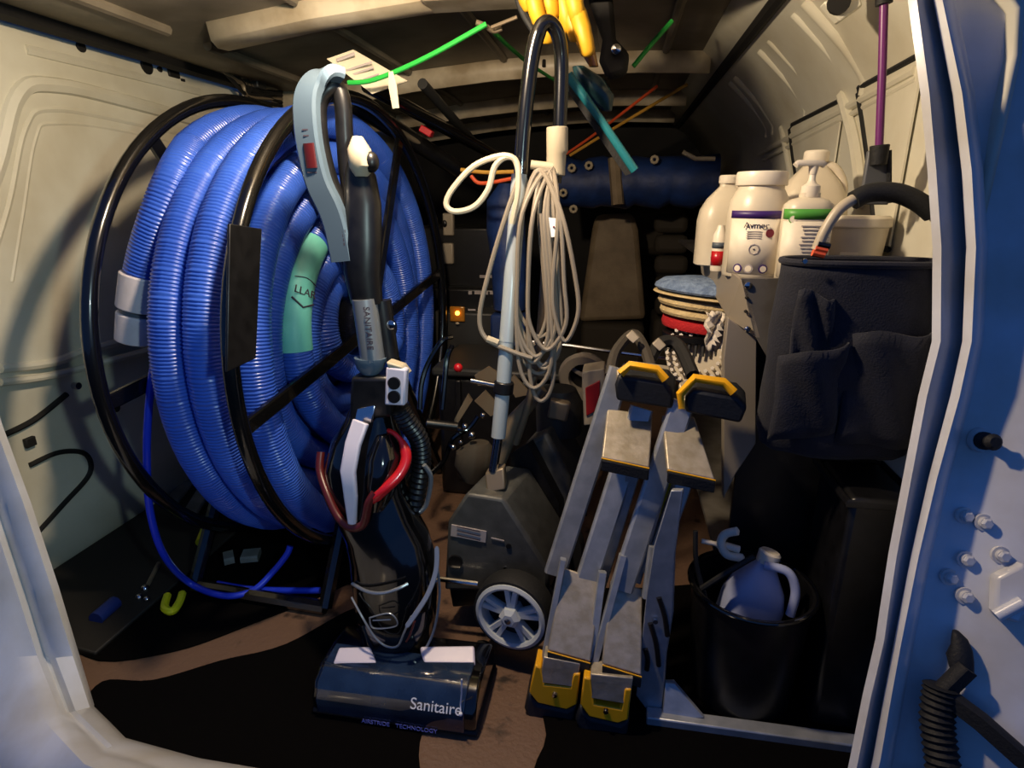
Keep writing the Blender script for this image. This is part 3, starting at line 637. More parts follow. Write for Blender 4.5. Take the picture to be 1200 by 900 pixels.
MB().box((.41, 1.232, .40), (.27, .012, .80)).build('dark_panel', 'black', sh)  # black sheet added to stand for the dark under the bag
MB().box((.40, 1.87, .58), (.30, 1.25, .012)).build('tray', 'shelf', sh)
MB().box((.40, 1.87, .25), (.30, 1.25, .012)).build('tray', 'shelf', sh)

def bottle_text(): pass
# round wide mouth jar with purple label
jx = at(880, 325, 1.30); jx = V((.272, 1.29, ZS))
j = thing('jar', 'wide white plastic jar with purple banded label and flat lid', 'jar', jx)
MB().lathe(jx, [(.055, 0), (.0575, .004), (.0575, .125), (.054, .145), (.046, .162), (.043, .166), (.043, .18)], n=28).build('body', 'jug', j)
MB().lathe(jx, [(.047, .172), (.048, .174), (.048, .192), (.046, .198), (.044, .198)], n=28).build('lid', 'jugw', j, bevel=.001)
MB().lathe(jx, [(.0585, .008), (.0585, .112)], n=20, a0=205, a1=318).build('label', 'label', j, thick=.0006)
MB().lathe(jx, [(.0592, .112), (.0592, .126)], n=20, a0=205, a1=318).build('label_band', 'purple', j, thick=.0006)
def jp(c, r, a, z): return V(c) + V((math.cos(R(a)) * r, math.sin(R(a)) * r, z))
def jt(a): return V((-math.sin(R(a)), math.cos(R(a)), 0))
lettering('Avmor', jp(jx, .0594, 258, .099), .016, jt(258), (0, 0, 1), 'text', j)
MB().lathe(jp(jx, .0592, 283, .085), [(.008, 0), (.008, .001)], jp((0, 0, 0), 1, 283, 0), 18).build('seal', 'maroon', j)
for i in range(4): MB().box(jp(jx, .0592, 255, .088 - i * .004), (.026, .001, .0015), Matrix.Rotation(R(-12), 3, 'Z')).build('print_line', 'lines', j)
MB().tube([jp(jx, .0595, 258 + math.cos(R(k * 45)) * 9, .055 + math.sin(R(k * 45)) * .0095) for k in range(8)], .0012, 6, closed=True).build('print_ring', 'lines', j)
MB().ball(jp(jx, .0592, 258, .055), .0018).build('print_dot', 'text', j)
for a, mt in ((232, 'purple'), (252, 'lines'), (278, 'purple')):
    MB().lathe(jp(jx, .0588, a, .018), [(.0085, 0), (.0085, .001)], jp((0, 0, 0), 1, a, 0), 16).build('print_dot', mt, j)
    MB().lathe(jp(jx, .0596, a, .018), [(.006, 0), (.006, .001)], jp((0, 0, 0), 1, a, 0), 16).build('print_dot', 'label', j)
# pump bottle
bx = V((.345, 1.225, ZS))
b = thing('pump_bottle', 'white pump bottle with green banded label beside the wide jar', 'bottle', bx)
MB().loft([(bx + V((0, 0, z)), rx, rx * .8) for z, rx in ((0, .041), (.003, .043), (.13, .043), (.138, .041), (.146, .032), (.15, .018), (.158, .018))], 26, 2.6).build('body', 'jug', b)
MB().lathe(bx + V((0, 0, .15)), [(.016, 0), (.017, .002), (.016, .02), (.009, .024), (.006, .03), (.006, .05)], n=18).build('pump_collar', 'jugw', b)
MB().ribbon([bx + V((-.034, -.01, .205)), bx + V((-.03, -.008, .209)), bx + V((.012, 0, .209)), bx + V((.018, 0, .205))], [.008, .012, .018, .012], .010, (.2, 1, 0)).build('pump_head', 'jugw', b)
MB().lathe(bx + V((0, 0, .19)), [(.007, 0), (.009, .014)], n=12).build('pump_stem', 'jugw', b)
def flatlabel(z0, z1, grow, nm, mt):
    vs = []
    for z in (z0, z1):
        row = []
        for k in range(17):
            a = R(190 + 160 * k / 16); ca, sa = math.cos(a), math.sin(a)
            row.append(bx + V((math.copysign(abs(ca) ** (2 / 2.6), ca) * (.043 + grow), math.copysign(abs(sa) ** (2 / 2.6), sa) * (.0344 + grow), z)))
        vs.append(row)
    MB().grid(vs).build(nm, mt, b, thick=.0006)
flatlabel(.006, .108, .0008, 'label', 'label'); flatlabel(.112, .130, .0008, 'label_band', 'green')
MB().lathe(bx + V((-.03, -.0275, .112)), [(.008, -.001), (.008, .001)], (-.3, -1, 0), 16).build('label_spot', 'green', b)
MB().lathe(bx + V((-.0305, -.0285, .112)), [(.006, -.001), (.006, .001)], (-.3, -1, 0), 16).build('label_spot', 'label', b)
for i in range(13): MB().box(bx + V((.008, -.0362, .1 - i * .0065)), (.05 - (i * 7 % 5) * .003, .001, .0022)).build('print_line', 'lines', b)
# gallon jugs
def gallon(loc, label, h=.25, wdt=.062, handle=1, mat='jug'):
    loc = V(loc); g = thing('jug', label, 'jug', loc)
    MB().loft([(loc + V((0, 0, z * h)), wdt * a, wdt * .78 * a) for z, a in ((0, .95), (.01, 1), (.5, 1), (.62, .93), (.74, .72), (.84, .42), (.88, .30), (.92, .30))], 24, 3).build('body', mat, g)
    MB().lathe(loc + V((0, 0, h * .91)), [(wdt * .33, 0), (wdt * .35, .003), (wdt * .35, h * .075), (wdt * .3, h * .09)], n=18).build('cap', 'jugw', g)
    s = handle
    MB().tube(smooth([loc + V((s * .01, 0, h * .88)), loc + V((s * wdt * .5, -.01, h * .86)), loc + V((s * wdt * .8, -.012, h * .72)), loc + V((s * wdt * .82, -.01, h * .58))], 6), .0085, 10).build('handle', mat, g)
    return g
gallon((.405, 1.43, ZS), 'tall white capped jug behind the green labelled pump bottle', .245, .072, 1)
gallon((.245, 1.50, ZS), 'clouded jug behind the left side of the purple labelled jar', .20, .062, 1)
# white tub
tb = V((.465, 1.33, ZS)); t = thing('tub', 'squat white plastic tub with lid behind the navy bag', 'tub', tb)
MB().lathe(tb, [(.054, 0), (.062, .095), (.06, .097)], n=28).build('body', 'jug', t)
MB().lathe(tb, [(.064, .094), (.066, .096), (.066, .111), (.060, .116)], n=28).build('lid', 'jugw', t, bevel=.001)
MB().prism([tb + V((-.035, -.053, .02)), tb + V((-.005, -.0585, .02)), tb + V((-.005, -.06, .048)), tb + V((-.035, -.055, .048))], (0, .004, 0)).build('label', 'label', t)
# small can and blue bottle
cpos = V((.216, 1.36, ZS)); c = thing('spray_can', 'slim white can with red panel at left end of shelf', 'can', cpos)
MB().lathe(cpos, [(.014, 0), (.015, .003), (.015, .075), (.009, .086), (.007, .095)], n=16).build('body', 'jugw', c)
MB().lathe(cpos, [(.0154, .012), (.0154, .042)], n=16, a0=190, a1=350).build('label', 'red', c, thick=.0005)
MB().lathe(cpos, [(.0154, .048), (.0154, .06)], n=16, a0=190, a1=350).build('label', 'cuffdark', c, thick=.0005)
cpos = V((.243, 1.31, ZS)); c = thing('spray_bottle', 'small blue bottle with red trigger cap tucked against the wide jar', 'bottle', cpos)
MB().loft([(cpos + V((0, 0, z)), rx, rx) for z, rx in ((0, .014), (.07, .014), (.078, .008), (.084, .007))], 14, 3).build('body', 'blueclip', c)
MB().prism([cpos + V((.0, -.016, .02)), cpos + V((.012, -.016, .02)), cpos + V((.012, -.016, .062)), cpos + V((0, -.016, .062))], (0, .002, 0)).build('label', 'label', c)
MB().prism([cpos + V((-.018, -.006, .082)), cpos + V((.01, -.006, .078)), cpos + V((.014, -.006, .098)), cpos + V((-.006, -.006, .096))], (0, .012, 0)).build('trigger_cap', 'red', c, bevel=.002)

# pads, brush, rag on the middle shelf, beside the post
pc = V((.235, 1.50, .72))
def pad(z, rx, h, name, mat, label, cat, dome=0):
    o = MB().lathe((0, 0, 0), [(rx * .7, 0), (rx * .97, h * .1), (rx, h * .4), (rx * .98, h * .8), (rx * .85, h + dome * .5), (rx * .5, h + dome * .9), (0, h + dome)], n=36).build(name, mat)
    o.location = V((pc.x, pc.y, z)); o.rotation_euler = (R(-2), R(4), 0); return tag(o, label, cat)
pad(.700, .118, .03, 'scrub_pad', 'padred', 'red scrubbing pad at the bottom of the pad stack', 'pad')
pad(.732, .124, .022, 'polishing_pad', 'padcream', 'lower cream polishing pad, directly on the red pad', 'pad')
pad(.755, .130, .022, 'polishing_pad', 'padcream', 'upper cream polishing pad, under the shaggy blue bonnet', 'pad')
pad(.780, .142, .008, 'polishing_pad', 'padcream', 'thin pale pad edge just below the blue bonnet', 'pad')
pad(.790, .140, .016, 'carpet_bonnet', 'padblue', 'shaggy grey blue bonnet pad on top of the stack', 'pad', .02)
bc = V((.215, 1.42, .655)); bn = V((-.25, -.75, .35)).normalized()
bru = thing('round_brush', 'round scrubbing brush with white bristles under the pad stack', 'brush', bc)
MB().lathe(bc, [(.03, 0), (.085, 0), (.087, .006), (.085, .012), (.03, .012)], bn, 32).build('disc', 'cream', bru)
bu = bn.orthogonal().normalized(); bw = bn.cross(bu)
for ring, n in ((.078, 34), (.062, 26), (.046, 18)):
    for k in range(n):
        a = 2 * math.pi * k / n; q = bc + (bu * math.cos(a) + bw * math.sin(a)) * ring + bn * .01
        MB().tube([q, q + bn * .028], [.0035, .0048], 5).build('bristle', 'bristle', bru)
b2 = V((.20, 1.47, .685)); bru = thing('dark_brush', 'dark bristled rotary brush between red pad and white brush', 'brush', b2)
MB().lathe(b2, [(.075, 0), (.08, .002), (.08, .014), (.075, .016)], (0, 0, 1), 28).build('disc', 'black', bru)
for k in range(30):
    a = 2 * math.pi * k / 30; q = b2 + V((math.cos(a), math.sin(a), 0)) * .072
    MB().tube([q, q + V((math.cos(a) * .006, math.sin(a) * .006, -.028))], .004, 5).build('bristle', 'greydk', bru)
rg = MB(); rows = []
for i in range(9):
    rows.append([at(828 + 3 * j + 2 * math.sin(i * 1.7 + j), 366 + i * 5.5 + 2 * math.sin(j * 2), 1.30 + .012 * math.sin(i * 1.1 + j * 1.3)) for j in range(8)])
tag(rg.grid(rows).build('rag', 'rag', thick=.008), 'crumpled white rag hanging beside the shelf post', 'rag')

# ================================================================ NAVY BAG
bb = V((.410, 1.115, .62)); bag = thing('tool_bag', 'dark navy canvas bag with side pockets hanging before the shelf end', 'bag', bb)
rows = []; NB = 40
for iz, (z, g) in enumerate(((.560, .80), (.570, .92), (.60, .98), (.66, 1.0), (.72, 1.0), (.78, .99), (.84, .96), (.88, .945), (.905, .945))):
    row = []
    for k in range(NB + 1):
        a = 2 * math.pi * k / NB; ca, sa = math.cos(a), math.sin(a)
        wv = (1 - iz / 8) * .006 * math.sin(a * 5 + z * 30) * (1 if iz < 7 else 0)
        row.append(V((bb.x + math.copysign(abs(ca) ** .8, ca) * (.130 * g + wv), bb.y + math.copysign(abs(sa) ** .7, sa) * (.058 * g + wv * .8), z)))
    rows.append(row)
MB().grid(rows).build('shell', 'bag', bag, thick=.004)
MB().tube([V((bb.x + math.copysign(abs(math.cos(a)) ** .8, math.cos(a)) * .1245, bb.y + math.copysign(abs(math.sin(a)) ** .7, math.sin(a)) * .0565, .902)) for a in [2 * math.pi * k / 48 for k in range(48)]], .006, 8, closed=True).build('rim', 'bag', bag)
def pocket(x0, x1, z0, z1, bulge, sk):
    rr = []
    for i in range(9):
        v = i / 8; z = z0 + (z1 - z0) * v
        rr.append([V((x0 + (x1 - x0) * u, bb.y - .057 - bulge * math.sin(math.pi * u) ** .6 * (.35 + .65 * v) - .006 * math.sin(u * 9 + v * 7 + sk), z - sk * .02 * u + .006 * math.sin(u * 6))) for u in [q / 12 for q in range(13)]])
    MB().grid(rr).build('pocket', 'bag', bag, thick=.004)
pocket(.285, .390, .585, .745, .022, -1.6); pocket(.395, .515, .590, .79, .016, -.4); pocket(.30, .36, .72, .86, .006, .6)
hd = smooth([at(957, 293, 1.10), at(967, 270, 1.10), at(984, 245, 1.10), at(1005, 231, 1.105)], 6)
MB().tube(hd, .009, 12).build('handle', 'cream', bag)
hg = smooth([at(1000, 235, 1.105), at(1020, 226, 1.11), at(1050, 226, 1.11), at(1075, 236, 1.11), at(1093, 250, 1.11)], 6)
MB().tube(hg, .0155, 12).build('handle_sleeve', 'rubber', bag)
MB().tube(smooth([at(1090, 248, 1.11), at(1108, 270, 1.11), at(1114, 296, 1.11)], 6), .009, 12).build('handle', 'cream', bag)
for z in (.0, .010, .020): MB().tube([at(952 + z * 300, 296 - z * 500, 1.095) + V((.0, 0, 0)), at(966 + z * 300, 299 - z * 500, 1.095)], .006, 8).build('handle_cord', 'orange' if z != .02 else 'black', bag)
MB().lathe(at(943, 306, 1.052), [(.004, -.003), (.0045, .0)], (0, 1, 0), 10).build('rivet', 'chrome', bag)

# purple pole tool behind the bag
pl = thing('squeegee', 'upright purple pole with slate grey blade holder beside the right frame', 'squeegee', at(1030, 240, 1.22))
MB().tube([at(1037, -40, 1.22), at(1034, 80, 1.22), at(1030, 178, 1.22)], .0068, 12).build('pole', 'purplepole', pl)
MB().tube([at(1036, -6, 1.22), at(1036, 5, 1.22)], .013, 12).build('collar', 'rubber', pl)
MB().tube([at(1031, 170, 1.22), at(1029, 194, 1.22)], [.016, .0135], 12).build('socket', 'rubber', pl, bevel=.002)
MB().prism([at(px, py, 1.23) for px, py in ((1018, 176), (1040, 180), (1042, 240), (1008, 240))], (0, .012, 0)).build('blade_holder', 'slate', pl, bevel=.003)
MB().tube([at(1042, 176, 1.225), at(1042, 238, 1.225)], .0045, 8).build('edge', 'rubber', pl)

# ================================================================ BLACK BIN WITH JUG
bc = at(880, 690, 1.10); bz = bc.z; bc.z = .006
bn_ = thing('bucket', 'large black bucket on the floor right of the ladders', 'bucket', bc)
MB().lathe(bc, [(.08, .0), (.10, .006), (.116, bz), (.121, bz), (.121, bz + .006), (.112, bz + .006), (.096, .012), (.0, .012)], n=36).build('body', 'black', bn_)
MB().tube([bc + V((math.cos(R(a)) * .121, math.sin(R(a)) * .121, bz + .006)) for a in range(0, 360, 8)], .004, 8, closed=True).build('rim', 'gloss', bn_)
jc = bc + V((-.03, -.005, .045)); pj = thing('jug', 'pale bluish jug leaning inside the black bucket', 'jug', jc)
Mx = Matrix.Translation(jc) @ Matrix.Rotation(R(14), 4, 'Y') @ Matrix.Rotation(R(-8), 4, 'X')
m = MB(); m.m = Mx; m.loft([((0, 0, z), rx, rx * .8) for z, rx in ((0, .055), (.01, .06), (.17, .06), (.205, .05), (.235, .03), (.25, .02), (.262, .02))], 22, 3.2); m.build('body', 'bluejug', pj)
m = MB(); m.m = Mx; m.lathe((0, 0, .255), [(.021, 0), (.022, .022), (.018, .026)], n=16); m.build('cap', 'jugw', pj)
m = MB(); m.m = Mx; m.tube(smooth([(-.01, -.02, .255), (.03, -.035, .262), (.055, -.04, .23), (.06, -.045, .18)], 6), .009, 10); m.build('handle', 'bluejug', pj)
sp_ = thing('hand_sprayer', 'white trigger sprayer handle sticking up from the black bucket', 'sprayer', at(850, 640, 1.12))
MB().tube(smooth([at(822, 634, 1.12), at(838, 637, 1.12), at(852, 640, 1.12), at(866, 644, 1.12)], 5), [.005] * 6 + [.008] * 10, 10).build('nozzle', 'jugw', sp_)
MB().tube(smooth([at(866, 622, 1.10), at(850, 626, 1.11), at(845, 637, 1.11), at(852, 650, 1.11), at(872, 654, 1.11)], 6), [.003] + [.0085] * 23 + [.004], 10).build('grip', 'jugw', sp_)
MB().tube(smooth([at(815, 622, 1.10), at(816, 660, 1.09), at(826, 700, 1.08), at(834, 738, 1.07)], 6), .005, 8).build('strap', 'rubber', bn_)
MB().tube(smooth([at(822, 690, 1.075), at(850, 672, 1.07), at(884, 652, 1.08)], 6), .006, 8).build('strap', 'rubber', bn_)
yo = MB().tube([at(784, 560, 1.14), at(776, 640, 1.13)], .012, 10).build('yellow_tool', 'yellow2'); tag(yo, 'bright yellow green handle glimpsed behind the right ladder rails', 'tool')

cr_ = thing('dark_filler', 'tall added black crate squeezed between bucket and right frame', 'filler', (.49, 1.08, .006))  # black block added to keep this corner dark
MB().prism([(.425, 1.02, .006), (.535, 1.02, .006), (.535, 1.19, .006), (.425, 1.19, .006)], (0, 0, .50)).build('body', 'black', cr_, bevel=.01)
MB().tube([(.418, 1.013, .50), (.541, 1.013, .50), (.541, 1.197, .50), (.418, 1.197, .50)], .008, 8, closed=True).build('rim', 'black', cr_)
# ================================================================ CEILING: CORDS, TAG, SHEET, GLOVES, SQUEEGEE BLADE
def cordthing(pix, r, mat, label, name='bungee_cord'):
    return tag(MB().tube(smooth([at(*p) for p in pix], 6), r, 8).build(name, mat), label, 'cord')
cordthing([(408, 97, 1.5), (440, 93, 1.5), (500, 67, 1.5), (570, 28, 1.5)], .0058, 'greenb', 'bright green cord slanting from the vacuum handle up to the roof')
cordthing([(575, 34, 1.55), (600, 58, 1.8), (625, 78, 2.1), (655, 97, 2.40)], .0055, 'greenb', 'short green cord running down behind the black machine handle')
cordthing([(788, 24, 1.9), (765, 50, 1.9), (742, 78, 1.9)], .0065, 'greenb', 'green cord near the right roof bow, behind the gloves')
cordthing([(664, 180, 2.95), (700, 155, 2.85), (770, 101, 2.62)], .006, 'orange', 'orange red cord stretched under the roof behind the teal squeegee')
cordthing([(668, 182, 2.95), (720, 150, 2.85), (805, 99, 2.62)], .0065, 'ochre', 'ochre cord stretched just below the orange red one')
cordthing([(540, 199, 1.9), (570, 202, 1.9), (608, 201, 1.9)], .006, 'ochre', 'short ochre cord behind the cream cable loop')
cordthing([(552, 206, 1.9), (560, 214, 1.9), (575, 214, 1.9), (606, 208, 1.9)], .006, 'orange', 'short orange red cord sagging behind the cream cable loop')
hk = thing('cord_hook', 'small steel hook joining two green cords at the roof', 'hook', at(575, 30, 1.52))
MB().tube(smooth([at(558, 26, 1.5), at(568, 30, 1.51), at(578, 36, 1.53), at(588, 33, 1.53)], 5), .006, 8).build('hook', 'tan', hk)
MB().tube([at(576, 32, 1.51), at(606, 20, 1.5)], .004, 8).build('shank', 'tan', hk)
tg = MB().ribbon([at(458, 84, 1.47), at(460, 100, 1.47), at(464, 127, 1.47)], [.010, .020, .016], .003, (1, .1, 0)).build('hang_tag', 'paper'); tag(tg, 'narrow cream tag hanging from the green cord', 'tag')
ps = MB().prism([at(383, 69, 1.56), at(414, 58, 1.60), at(478, 95, 1.60), at(436, 110, 1.55)], (0, .004, 0)).build('printed_sheet', 'paper', smooth=False); tag(ps, 'printed paper label sheet fixed below the roof above the reel', 'sheet')
BASE[ps.name] = (0, 0, 0)
for a, b, wd in (((397, 72, 1.572), (418, 64, 1.585), .008), ((408, 84, 1.572), (438, 74, 1.585), .005), ((412, 90, 1.572), (440, 80, 1.585), .005), ((420, 97, 1.572), (446, 88, 1.585), .004)):
    MB().ribbon([at(*a) + V((0, -.012, 0)), at(*b) + V((0, -.012, 0))], wd, .002, (0, .3, 1)).build('print_line', 'lines', ps)
# gloves
gv = thing('rubber_gloves', 'yellow rubber gloves bunched under the roof above the machine handle', 'gloves', at(650, 20, 1.42))
for i, (a, b, c) in enumerate((((622, -25), (627, 5), (634, 30)), ((640, -25), (644, 0), (648, 22)), ((655, -25), (662, 10), (668, 38)), ((668, -22), (674, 6), (678, 26)), ((632, 20), (640, 36), (641, 50)), ((664, 8), (672, 30), (676, 48)), ((676, 12), (684, 40), (690, 66)), ((612, -25), (616, -5), (622, 12)))):
    Yg = 1.38 + .012 * (i % 3)
    MB().tube(smooth([at(*a, Yg), at(*b, Yg - .01), at(*c, Yg)], 6), [.016, .018, .018, .018, .018, .018, .017, .017, .017, .016, .016, .014, .008], 12).build('finger', 'glove', gv)
MB().tube(smooth([at(602, -20, 1.40), at(612, 12, 1.39), at(625, 35, 1.39)], 5), .008, 8).build('cuff', 'rubber', gv)
sq = thing('squeegee', 'teal edged black squeegee hanging at a slant below the roof', 'squeegee', at(705, 140, 1.45))
MB().tube([at(666, 88, 1.45), at(705, 142, 1.45), at(744, 200, 1.45)], [.011, .009, .010], 10).build('channel', 'tealp', sq)
MB().prism([at(655, 92, 1.46), at(664, 88, 1.46), at(742, 202, 1.46), at(733, 206, 1.46)], (0, .006, 0)).build('rubber_blade', 'rubber', sq)
fl = MB().loft([(at(712, 130, 1.5), .01, .01), (at(702, 112, 1.5), .034, .02), (at(690, 92, 1.5), .032, .02), (at(678, 78, 1.5), .014, .012)], 14)
tag(fl.build('plastic_bottle', 'tealc'), 'dark teal plastic bottle wedged beside the squeegee', 'bottle')
ab = MB().loft([(at(696, 78, 1.46), .010, .010), (at(688, 58, 1.46), .017, .014), (at(678, 38, 1.46), .015, .012), (at(672, 26, 1.46), .01, .01)], 14)
tag(ab.build('amber_bottle', 'amber'), 'small amber brown bottle right below the yellow gloves', 'bottle')
mt_ = thing('tool_bracket', 'black roof bracket and tube hanging behind the teal bottle', 'bracket', at(720, 50, 1.7))
MB().prism([at(px, py, 1.72) for px, py in ((680, -30), (716, -30), (722, 45), (738, 62), (735, 85), (712, 92), (702, 70), (706, 45))], (0, .05, 0)).build('tube', 'dark', mt_, bevel=.012)
MB().lathe(at(722, 58, 1.70), [(.0, -.01), (.012, -.006), (.014, .01)], (0, 1, 0), 14).build('bolt', 'chrome', mt_)
# dark tubes and wiring under the roof, behind the reel
for i, (a, b, r, mt, lb) in enumerate((((410, 118, 1.75), (590, 232, 2.5), .028, 'black', 'thickest black tube slung under the roof behind the reel'), ((430, 100, 1.7), (585, 185, 2.5), .02, 'blackmet', 'middle black tube slung under the roof behind the hang tag'),
                                   ((495, 98, 1.9), (560, 172, 2.5), .016, 'greydk', 'upper dark grey tube with pale highlight under the roof'), ((470, 155, 1.9), (545, 200, 2.3), .009, 'tan', 'thin brown rod below the black roof tubes'))):
    o = MB().tube([at(*a), at(*b)], r, 12).build('slung_tube', mt); tag(o, lb, 'tube')
tag(MB().box(at(500, 154, 1.9), (.04, .03, .02), Matrix.Rotation(R(30), 3, 'Y')).build('red_clip', 'box', bevel=.003), 'small red clip among the black tubes under the roof', 'clip')
wb = thing('wire_bundle', 'dark bundle of wires along the upper left corner behind the reel', 'wiring', atx(290, 85, -1.36))
for i in range(6):
    MB().tube(smooth([atx(238 + i * 6, 60 + i * 4, -1.38), atx(268 + i * 5, 88 + (i * 7) % 12, -1.36), atx(292, 100 + (i * 11) % 20, -1.36), atx(330, 104 + i * 4, -1.36)], 6), .007, 7).build('wire', 'dark' if i % 3 else 'tan', wb)
MB().box(atx(300, 96, -1.36), (.05, .06, .05)).build('junction', 'greydk', wb, bevel=.006)

# ================================================================ BACK OF THE VAN
sb = thing('van_seat', 'brown grey cab seat back in the middle of the dark cab', 'seat', (0, 3.5, 0))
MB().prism([at(px, py, 3.45) for px, py in ((698, 252), (742, 250), (748, 270), (757, 375), (678, 378), (694, 268))], (0, .12, 0)).build('backrest', 'seat', sb, bevel=.03)
MB().box((.0, 3.6, .18), (.36, .4, .3)).build('seat', 'seatdk', sb, bevel=.03)
sb = thing('van_seat', 'dark ribbed cab seat right of the brown grey one', 'seat', (.32, 3.6, 0))
for i in range(5): MB().box(at(786, 262 + i * 24, 3.5), (.18, .10, .10)).build('cushion_rib', 'seatdk', sb, bevel=.03)
MB().box((.33, 3.65, .2), (.20, .4, .32)).build('seat', 'seatdk', sb, bevel=.03)
tp = thing('blue_tarp', 'rolled dark blue sheet with steel eyelets across the cab', 'tarp', at(745, 215, 3.1))
ta, tb2 = at(655, 215, 3.1), at(838, 212, 3.1)
MB().tube([ta.lerp(tb2, k / 14) + V((0, 0, .008 * math.sin(k * 2))) for k in range(15)], [.115 + .007 * math.sin(k * 2.3) for k in range(15)], 18).build('roll', 'tarp', tp)
MB().tube([at(720, 185, 3.0), at(724, 240, 2.98)], .03, 8).build('strap', 'seat', tp)
for px, py in ((670, 197), (690, 194), (767, 187), (660, 226), (672, 245)):
    MB().tube([at(px, py, 2.96) + V((math.cos(R(a)) * .014, 0, math.sin(R(a)) * .014)) for a in range(0, 360, 45)], .007, 8, closed=True).build('eyelet', 'cream', tp)
tag(MB().box(at(768, 270, 3.95), (.35, .1, .3)).build('headrest', 'seatdk', bevel=.05), 'dark headrest behind the ribbed cab seat', 'headrest')
tag(MB().tube([at(800, 178, 2.4), at(815, 186, 2.4), at(838, 186, 2.4)], .008, 8).build('grab_handle', 'post'), 'thin pale grab handle in the far right roof corner', 'handle')
# dark equipment cases at left rear
for nm, cx, cy, Yq, dm, lb in (('equipment_case', 552, 300, 2.6, (.42, .3, .26), 'upper black equipment case behind the reel'), ('equipment_case', 548, 348, 2.52, (.36, .3, .12), 'thin black equipment case with pale lettering under upper case')):
    e = thing(nm, lb, 'case', at(cx, cy + 30, Yq))
    MB().box(at(cx, cy, Yq), dm).build('shell', 'black', e, bevel=.012)
    if cy > 320:
        for x0, x1 in ((549, 553), (556, 572), (574, 584)): MB().box(at((x0 + x1) / 2, 343, Yq - .153), ((x1 - x0) * .0035, .003, .014)).build('print_mark', 'lines', e)
    else:
        for x0, x1 in ((562, 570), (572, 578)): MB().box(at((x0 + x1) / 2, 324, Yq - .153), ((x1 - x0) * .0035, .003, .012)).build('print_mark', 'lines', e)
e = thing('power_pack', 'dark power pack with glowing amber lamp beside the hose', 'power pack', at(552, 410, 2.3))
MB().box(at(553, 385, 2.35), (.26, .2, .17)).build('shell', 'greydk', e, bevel=.01)
MB().box(at(536, 368, 2.245), (.06, .01, .06)).build('panel', 'amber', e, bevel=.004)
MB().ball(at(536, 367, 2.235), .009).build('lamp', 'led', e)
MB().ball(at(536, 379, 2.235), (.008, .004, .005)).build('button', 'cream', e)
MB().box(at(553, 363, 2.245), (.03, .004, .006)).build('print_mark', 'lines', e)
MB().prism([at(px, py, 2.2) for px, py in ((574, 372), (582, 368), (588, 376), (586, 384), (580, 382))], (0, .03, 0)).build('tap', 'tan', e, bevel=.003)
cn = thing('wall_socket', 'pair of pale square sockets on the dark side, right of the hose', 'socket', at(525, 285, 2.5))
for py in (263, 297): MB().box(at(526, py, 2.45), (.045, .03, .09 if py < 280 else .085)).build('cover', 'post', cn, bevel=.006)
MB().ball(at(521, 262, 2.43), (.01, .006, .014)).build('keyhole', 'black', cn)
bt = MB().loft([(at(597, 362, 2.22), .06, .06), (at(596, 300, 2.3), .07, .07), (at(593, 270, 2.3), .075, .07), (at(592, 235, 2.3), .07, .06), (at(594, 215, 2.3), .03, .03)], 18)
tag(bt.build('water_bottle', 'tarp'), 'dark blue plastic container behind the grey machine shaft', 'container')
tag(MB().box(at(597, 385, 2.2), (.13, .1, .12)).build('blue_case', 'tarp', bevel=.01), 'dark blue case low behind the hanging cord', 'case')
tag(MB().tube([at(600, 398, 1.9), at(668, 405, 1.9), at(716, 412, 1.88), at(812, 424, 1.86)], .006, 8).build('steel_rail', 'chrome'), 'thin shiny steel rail crossing behind the ladder tops', 'rail')
# white wheel and red white box behind the ladders
rc = at(684, 442, 1.75); rx_ = V((.1, 1, .1)).normalized()
wt = thing('white_wheel', 'round pale plastic wheel half hidden behind ladder tops', 'wheel', rc)
MB().lathe(rc, [(.045, -.012), (.07, -.014), (.078, 0), (.07, .03), (.045, .02), (.045, -.012)], rx_, 32).build('rim', 'post', wt)
MB().lathe(rc, [(0, .02), (.046, .022)], rx_, 24).build('disc', 'black', wt)
MB().box((rc.x, rc.y + .045, rc.z / 2), (.05, .02, rc.z)).build('stand', 'black', wt)
for k in range(3):
    a = R(30 + 120 * k); MB().ribbon([rc + rx_ * .01, rc + rx_ * .01 + V((math.cos(a), 0, math.sin(a))) * .046], .01, .012, (0, 1, 0)).build('spoke', 'post', wt)
rb = thing('red_white_box', 'red and white container squeezed beside the left ladder', 'container', at(694, 495, 1.4))
MB().prism([at(px, py, 1.42) for px, py in ((682, 436), (708, 432), (712, 496), (684, 499))], (0, .08, 0)).build('shell', 'cream', rb, bevel=.003)
MB().prism([at(px, py, 1.415) for px, py in ((686, 455), (703, 446), (702, 480), (687, 488))], (0, .01, 0)).build('panel', 'box', rb, bevel=.002)
tk = thing('strap_buckles', 'dark straps with pale buckles lying over the ladder tops', 'strap', at(750, 405, 1.25))
MB().tube(smooth([at(715, 440, 1.22), at(722, 412, 1.26), at(742, 392, 1.3), at(756, 410, 1.26), at(764, 435, 1.2)], 6), .012, 8).build('strap', 'seatdk', tk)
MB().tube(smooth([at(760, 425, 1.24), at(775, 402, 1.28), at(795, 405, 1.28), at(812, 440, 1.2)], 6), .014, 8).build('strap', 'dark', tk)
for px, py in ((741, 394), (772, 403)): MB().prism([at(px - 8, py, 1.24), at(px, py - 7, 1.25), at(px + 9, py + 2, 1.24), at(px + 1, py + 9, 1.23)], (0, .008, 0)).build('buckle', 'post', tk, bevel=.002)
tt = thing('dark_infill', 'low added black tote on the floor behind the carpet machine', 'infill', (-.36, 1.98, 0))  # black box added to darken the space behind the machine
MB().prism([(-.575, 1.86, .0), (-.14, 1.86, .0), (-.14, 2.2, .0), (-.575, 2.2, .0)], (0, 0, .44)).build('body', 'black', tt, bevel=.02)
